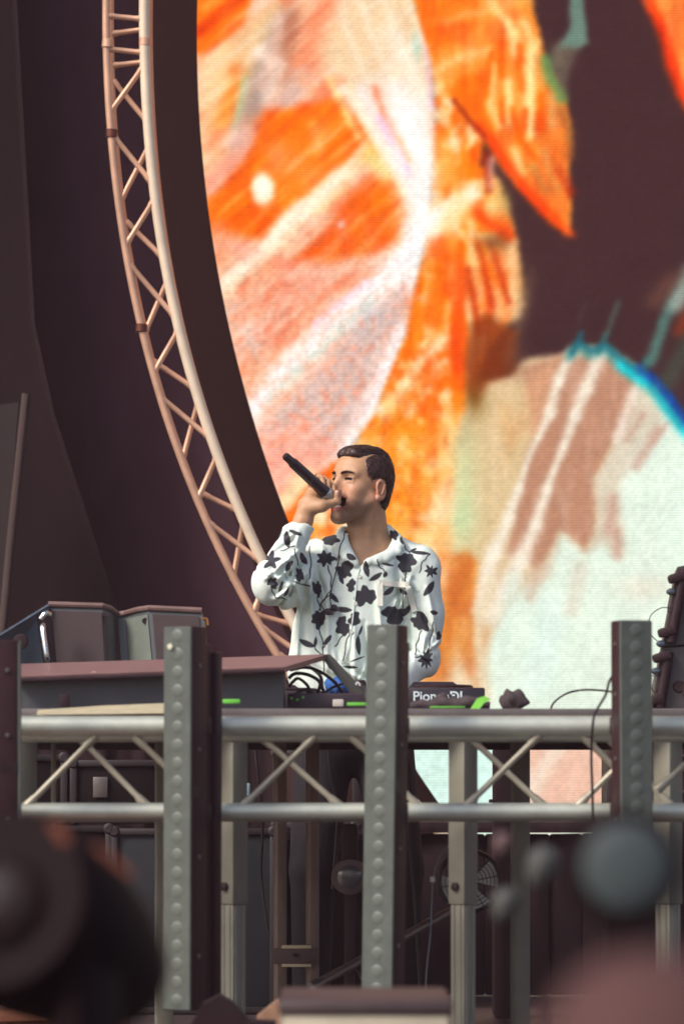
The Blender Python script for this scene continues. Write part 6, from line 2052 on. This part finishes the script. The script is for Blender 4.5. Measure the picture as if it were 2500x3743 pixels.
b_ = W(190, 3330, 3.6); b_.z = 0
moving_head(b_, 110, 3360, 3.6, 0.092, (-0.38, -0.88, 0.32), 0.060, 'black blurred moving head lamp filling the lower left corner', FIXD, mat('dim_glass', S(36, 26, 26), 0.6, spec=0.2), 0.036, arms=(-1,))
RIM_LIT = mat('screen_lit_edge', S(118, 66, 50), 0.7, var=0.15, spec=0.2)  # orange rim light of the screen, painted as strips on the lamp
lh = [o for o in COL.objects if o.name.startswith('moving_head_lamp')][0]
m = MB(); m.tube([W(345, 3092, 3.55), W(485, 3205, 3.55)], 0.0032, n=8); m.build('rim_light_strip', RIM_LIT, lh)
m = MB(); m.slab([W(165, 3000, 3.5), W(215, 3010, 3.5), W(262, 3070, 3.5), W(225, 3090, 3.5)], (0, 0.01, 0)); m.build('rim_light_patch', RIM_LIT, lh)
MB().box(W(330, 3420, 3.75), (0.075, 0.09, 0.115), bev=0.02, seg=3).build('motor_cover', FIXD, lh)
b_ = W(2300, 3330, 2.95); b_.z = 0
e2 = moving_head(b_, 2276, 3172, 2.95, 0.0445, (0.0, -1.0, 0.03), 0.10, 'blurred moving head lamp with pale round lens at the lower right', FIXD, GLASS, 0.036, arms=(-1,))
# small hooded lamp on a post in the pit, right in front of the lens
cv = empty('hooded_post_lamp', (W(2400, 3743, 1.75).x, 1.75, -1.01), 'strongly blurred brownish lamp hood in the lower right corner', 'lamp hood')
hc_ = W(2420, 3800, 1.75)
m = MB(); m.lathe([(-0.060, 0.052), (-0.050, 0.058), (-0.010, 0.056), (0.018, 0.047), (0.034, 0.030), (0.040, 0.006)], hc_, (0.18, 0.1, 1), 30); m.build('hood', FIXP, cv)
m = MB(); m.tube([(hc_.x, 1.75, -1.0), (hc_.x, 1.75, hc_.z - 0.05)], 0.012, n=12); m.build('post', FIXD, cv)
m = MB(); m.lathe([(0.0, 0.14), (0.02, 0.13), (0.03, 0.03)], (hc_.x, 1.75, -1.01), (0, 0, 1), 28); m.build('base', FIXD, cv)
# two small blurred knobs left of the lens
for px, py, r_, mt, lab in ((1985, 3150, 0.02, mat('knob_grey', S(64, 64, 60), 0.6), 'grey blurred bulb beside the pale round lens'), (1838, 3075, 0.011, mat('knob_pink', S(90, 66, 66), 0.6), 'small pinkish blurred bulb left of the pale round lens'), (1850, 3290, 0.017, MATS['knob_grey'], 'grey blurred bulb low beside the right table leg')):
    p = W(px, py, 4.6)
    e = empty('bulb_stick', (p.x, 4.6, 0), lab, 'lamp')
    m = MB(); m.lathe([(-r_ * 1.5, r_ * 0.4), (-r_, r_ * 0.75), (-r_ * 0.3, r_), (r_ * 0.4, r_ * 0.92), (r_ * 0.85, r_ * 0.5), (r_, 0.001)], p, (0.3, 0, 1), 20); m.build('bulb', mt, e)
    m = MB(); m.tube([(p.x, 4.6, 0.012), (p.x, 4.6, p.z - r_)], 0.005, n=8); m.build('stick', FIXD, e)
    m = MB(); m.lathe([(0.001, 0.05), (0.01, 0.048), (0.014, 0.01)], (p.x, 4.6, 0), (0, 0, 1), 20); m.build('foot', FIXD, e)
# pale ledge bottom centre
lc = empty('lip_case', W(1330, 3743, 6.2), 'long low case with beige front at the bottom centre', 'case')
lc.location.z = 0; WLOC[lc] = Vector(lc.location)
a, b = W(1030, 3712, 6.2), W(1640, 3712, 6.2)
MB().box(((a.x + b.x) / 2, 6.4, a.z / 2), (b.x - a.x, 0.4, a.z), bev=0.004).build('body', mat('beige_paint', S(176, 164, 142), 0.6, var=0.1), lc)
MB().box(((a.x + b.x) / 2, 6.4, a.z + 0.013), (b.x - a.x + 0.012, 0.41, 0.024), bev=0.006).build('lid', mat('lid_dark', S(66, 50, 50), 0.5), lc)
bagm = mat('sack_cloth', S(150, 112, 88), 0.9, var=0.2, scale=30, bump=0.4, bscale=60)
m = MB(); m.slab([W(925, 3760, 8.6), W(940, 3716, 8.6), W(985, 3680, 8.6), W(1016, 3655, 8.6), W(1030, 3690, 8.6), W(1030, 3770, 8.6)], (0, 0.08, 0))
for v in m.bm.verts: v.co.z = max(v.co.z, 0.003)
sk = empty('sack', W(980, 3743, 8.6), 'tan cloth sack peeking up left of the beige case', 'sack'); sk.location.z = 0; WLOC[sk] = Vector(sk.location)
m.build('top', bagm, sk, angle=80)
p = W(980, 3745, 8.64)
MB().box((p.x, 8.64, p.z / 2), (0.06, 0.09, p.z), bev=0.01).build('body', bagm, sk)
m = MB(); pts = [W(1005, 3740, 8.3), Vector((W(1005, 0, 8.3).x, 8.3, 0.002)), Vector((W(690, 0, 8.3).x, 8.3, 0.002)), W(690, 3760, 8.3), W(740, 3672, 8.3), W(800, 3640, 8.3), W(845, 3668, 8.3), W(905, 3735, 8.3)]
unused = [W(905, 3750, 8.3), W(845, 3668, 8.3), W(800, 3640, 8.3), W(740, 3672, 8.3), W(690, 3760, 8.3)]
m.slab(pts, (0, 0.12, 0))
o = m.build('dark_cover', BLACK); 
tag(o, 'black cloth heap low between the left led bar and the sack', 'cloth')

# ------------------------------------------------------------------ loose cables under the booth
for i, (pts, lab) in enumerate((
        ([(930, 2700, 11.9), (944, 2840, 11.9), (960, 3020, 11.95), (955, 3200, 12.0), (980, 3400, 12.0)], 'thin cable hanging behind the left table leg'),
        ([(1196, 2700, 11.8), (1204, 2790, 11.8), (1214, 2860, 11.8), (1224, 2900, 11.8), (1232, 3010, 11.8), (1215, 3250, 11.8)], 'thin curly cable hanging in the middle truss bay'),
        ([(1480, 2700, 11.6), (1500, 2850, 11.6), (1495, 3050, 11.6), (1515, 3300, 11.6), (1540, 3700, 11.6)], 'black cable hanging beside the middle led bar'),
        ([(1180, 3560, 11.4), (1240, 3540, 11.4), (1300, 3548, 11.4), (1330, 3590, 11.4)], 'dark cable bundle lying low behind the brace tube'))):
    m = MB(); m.tube(catmull([W(*p) for p in pts], 8), 0.0045, n=8)
    tag(m.build('cable', CABLE), lab, 'cable')

m = MB(); p = W(906, 2950, 12.0); q = W(906, 2862, 12.0)
m.lathe([(0, 0.006), (0.002, 0.0075), (0.05, 0.0075), (q.z - p.z - 0.004, 0.0075), (q.z - p.z, 0.005)], p, (0, 0, 1), 14)
o = m.build('signal_tube', mat('pale_blue_plastic', S(176, 204, 216), 0.4))
tag(o, 'short pale blue tube beside the left table leg', 'tube')

# ------------------------------------------------------------------ thin plum haze added to veil and lift the dark tones
hz = bpy.data.materials.new('plum_veil_haze'); hz.use_nodes = True
nt = hz.node_tree
for n_ in list(nt.nodes):
    if n_.type == 'BSDF_PRINCIPLED': nt.nodes.remove(n_)
pv = nt.nodes.new('ShaderNodeVolumePrincipled')
pv.inputs['Color'].default_value = (0.90, 0.55, 0.60, 1)
pv.inputs['Density'].default_value = 0.0019
ou = [n_ for n_ in nt.nodes if n_.type == 'OUTPUT_MATERIAL'][0]
nt.links.new(pv.outputs[0], ou.inputs['Volume'])
m = MB(); m.box((0, 10, 4.55), (180, 180, 13.3))
o = m.build('haze', hz)
tag(o, kind='stuff')
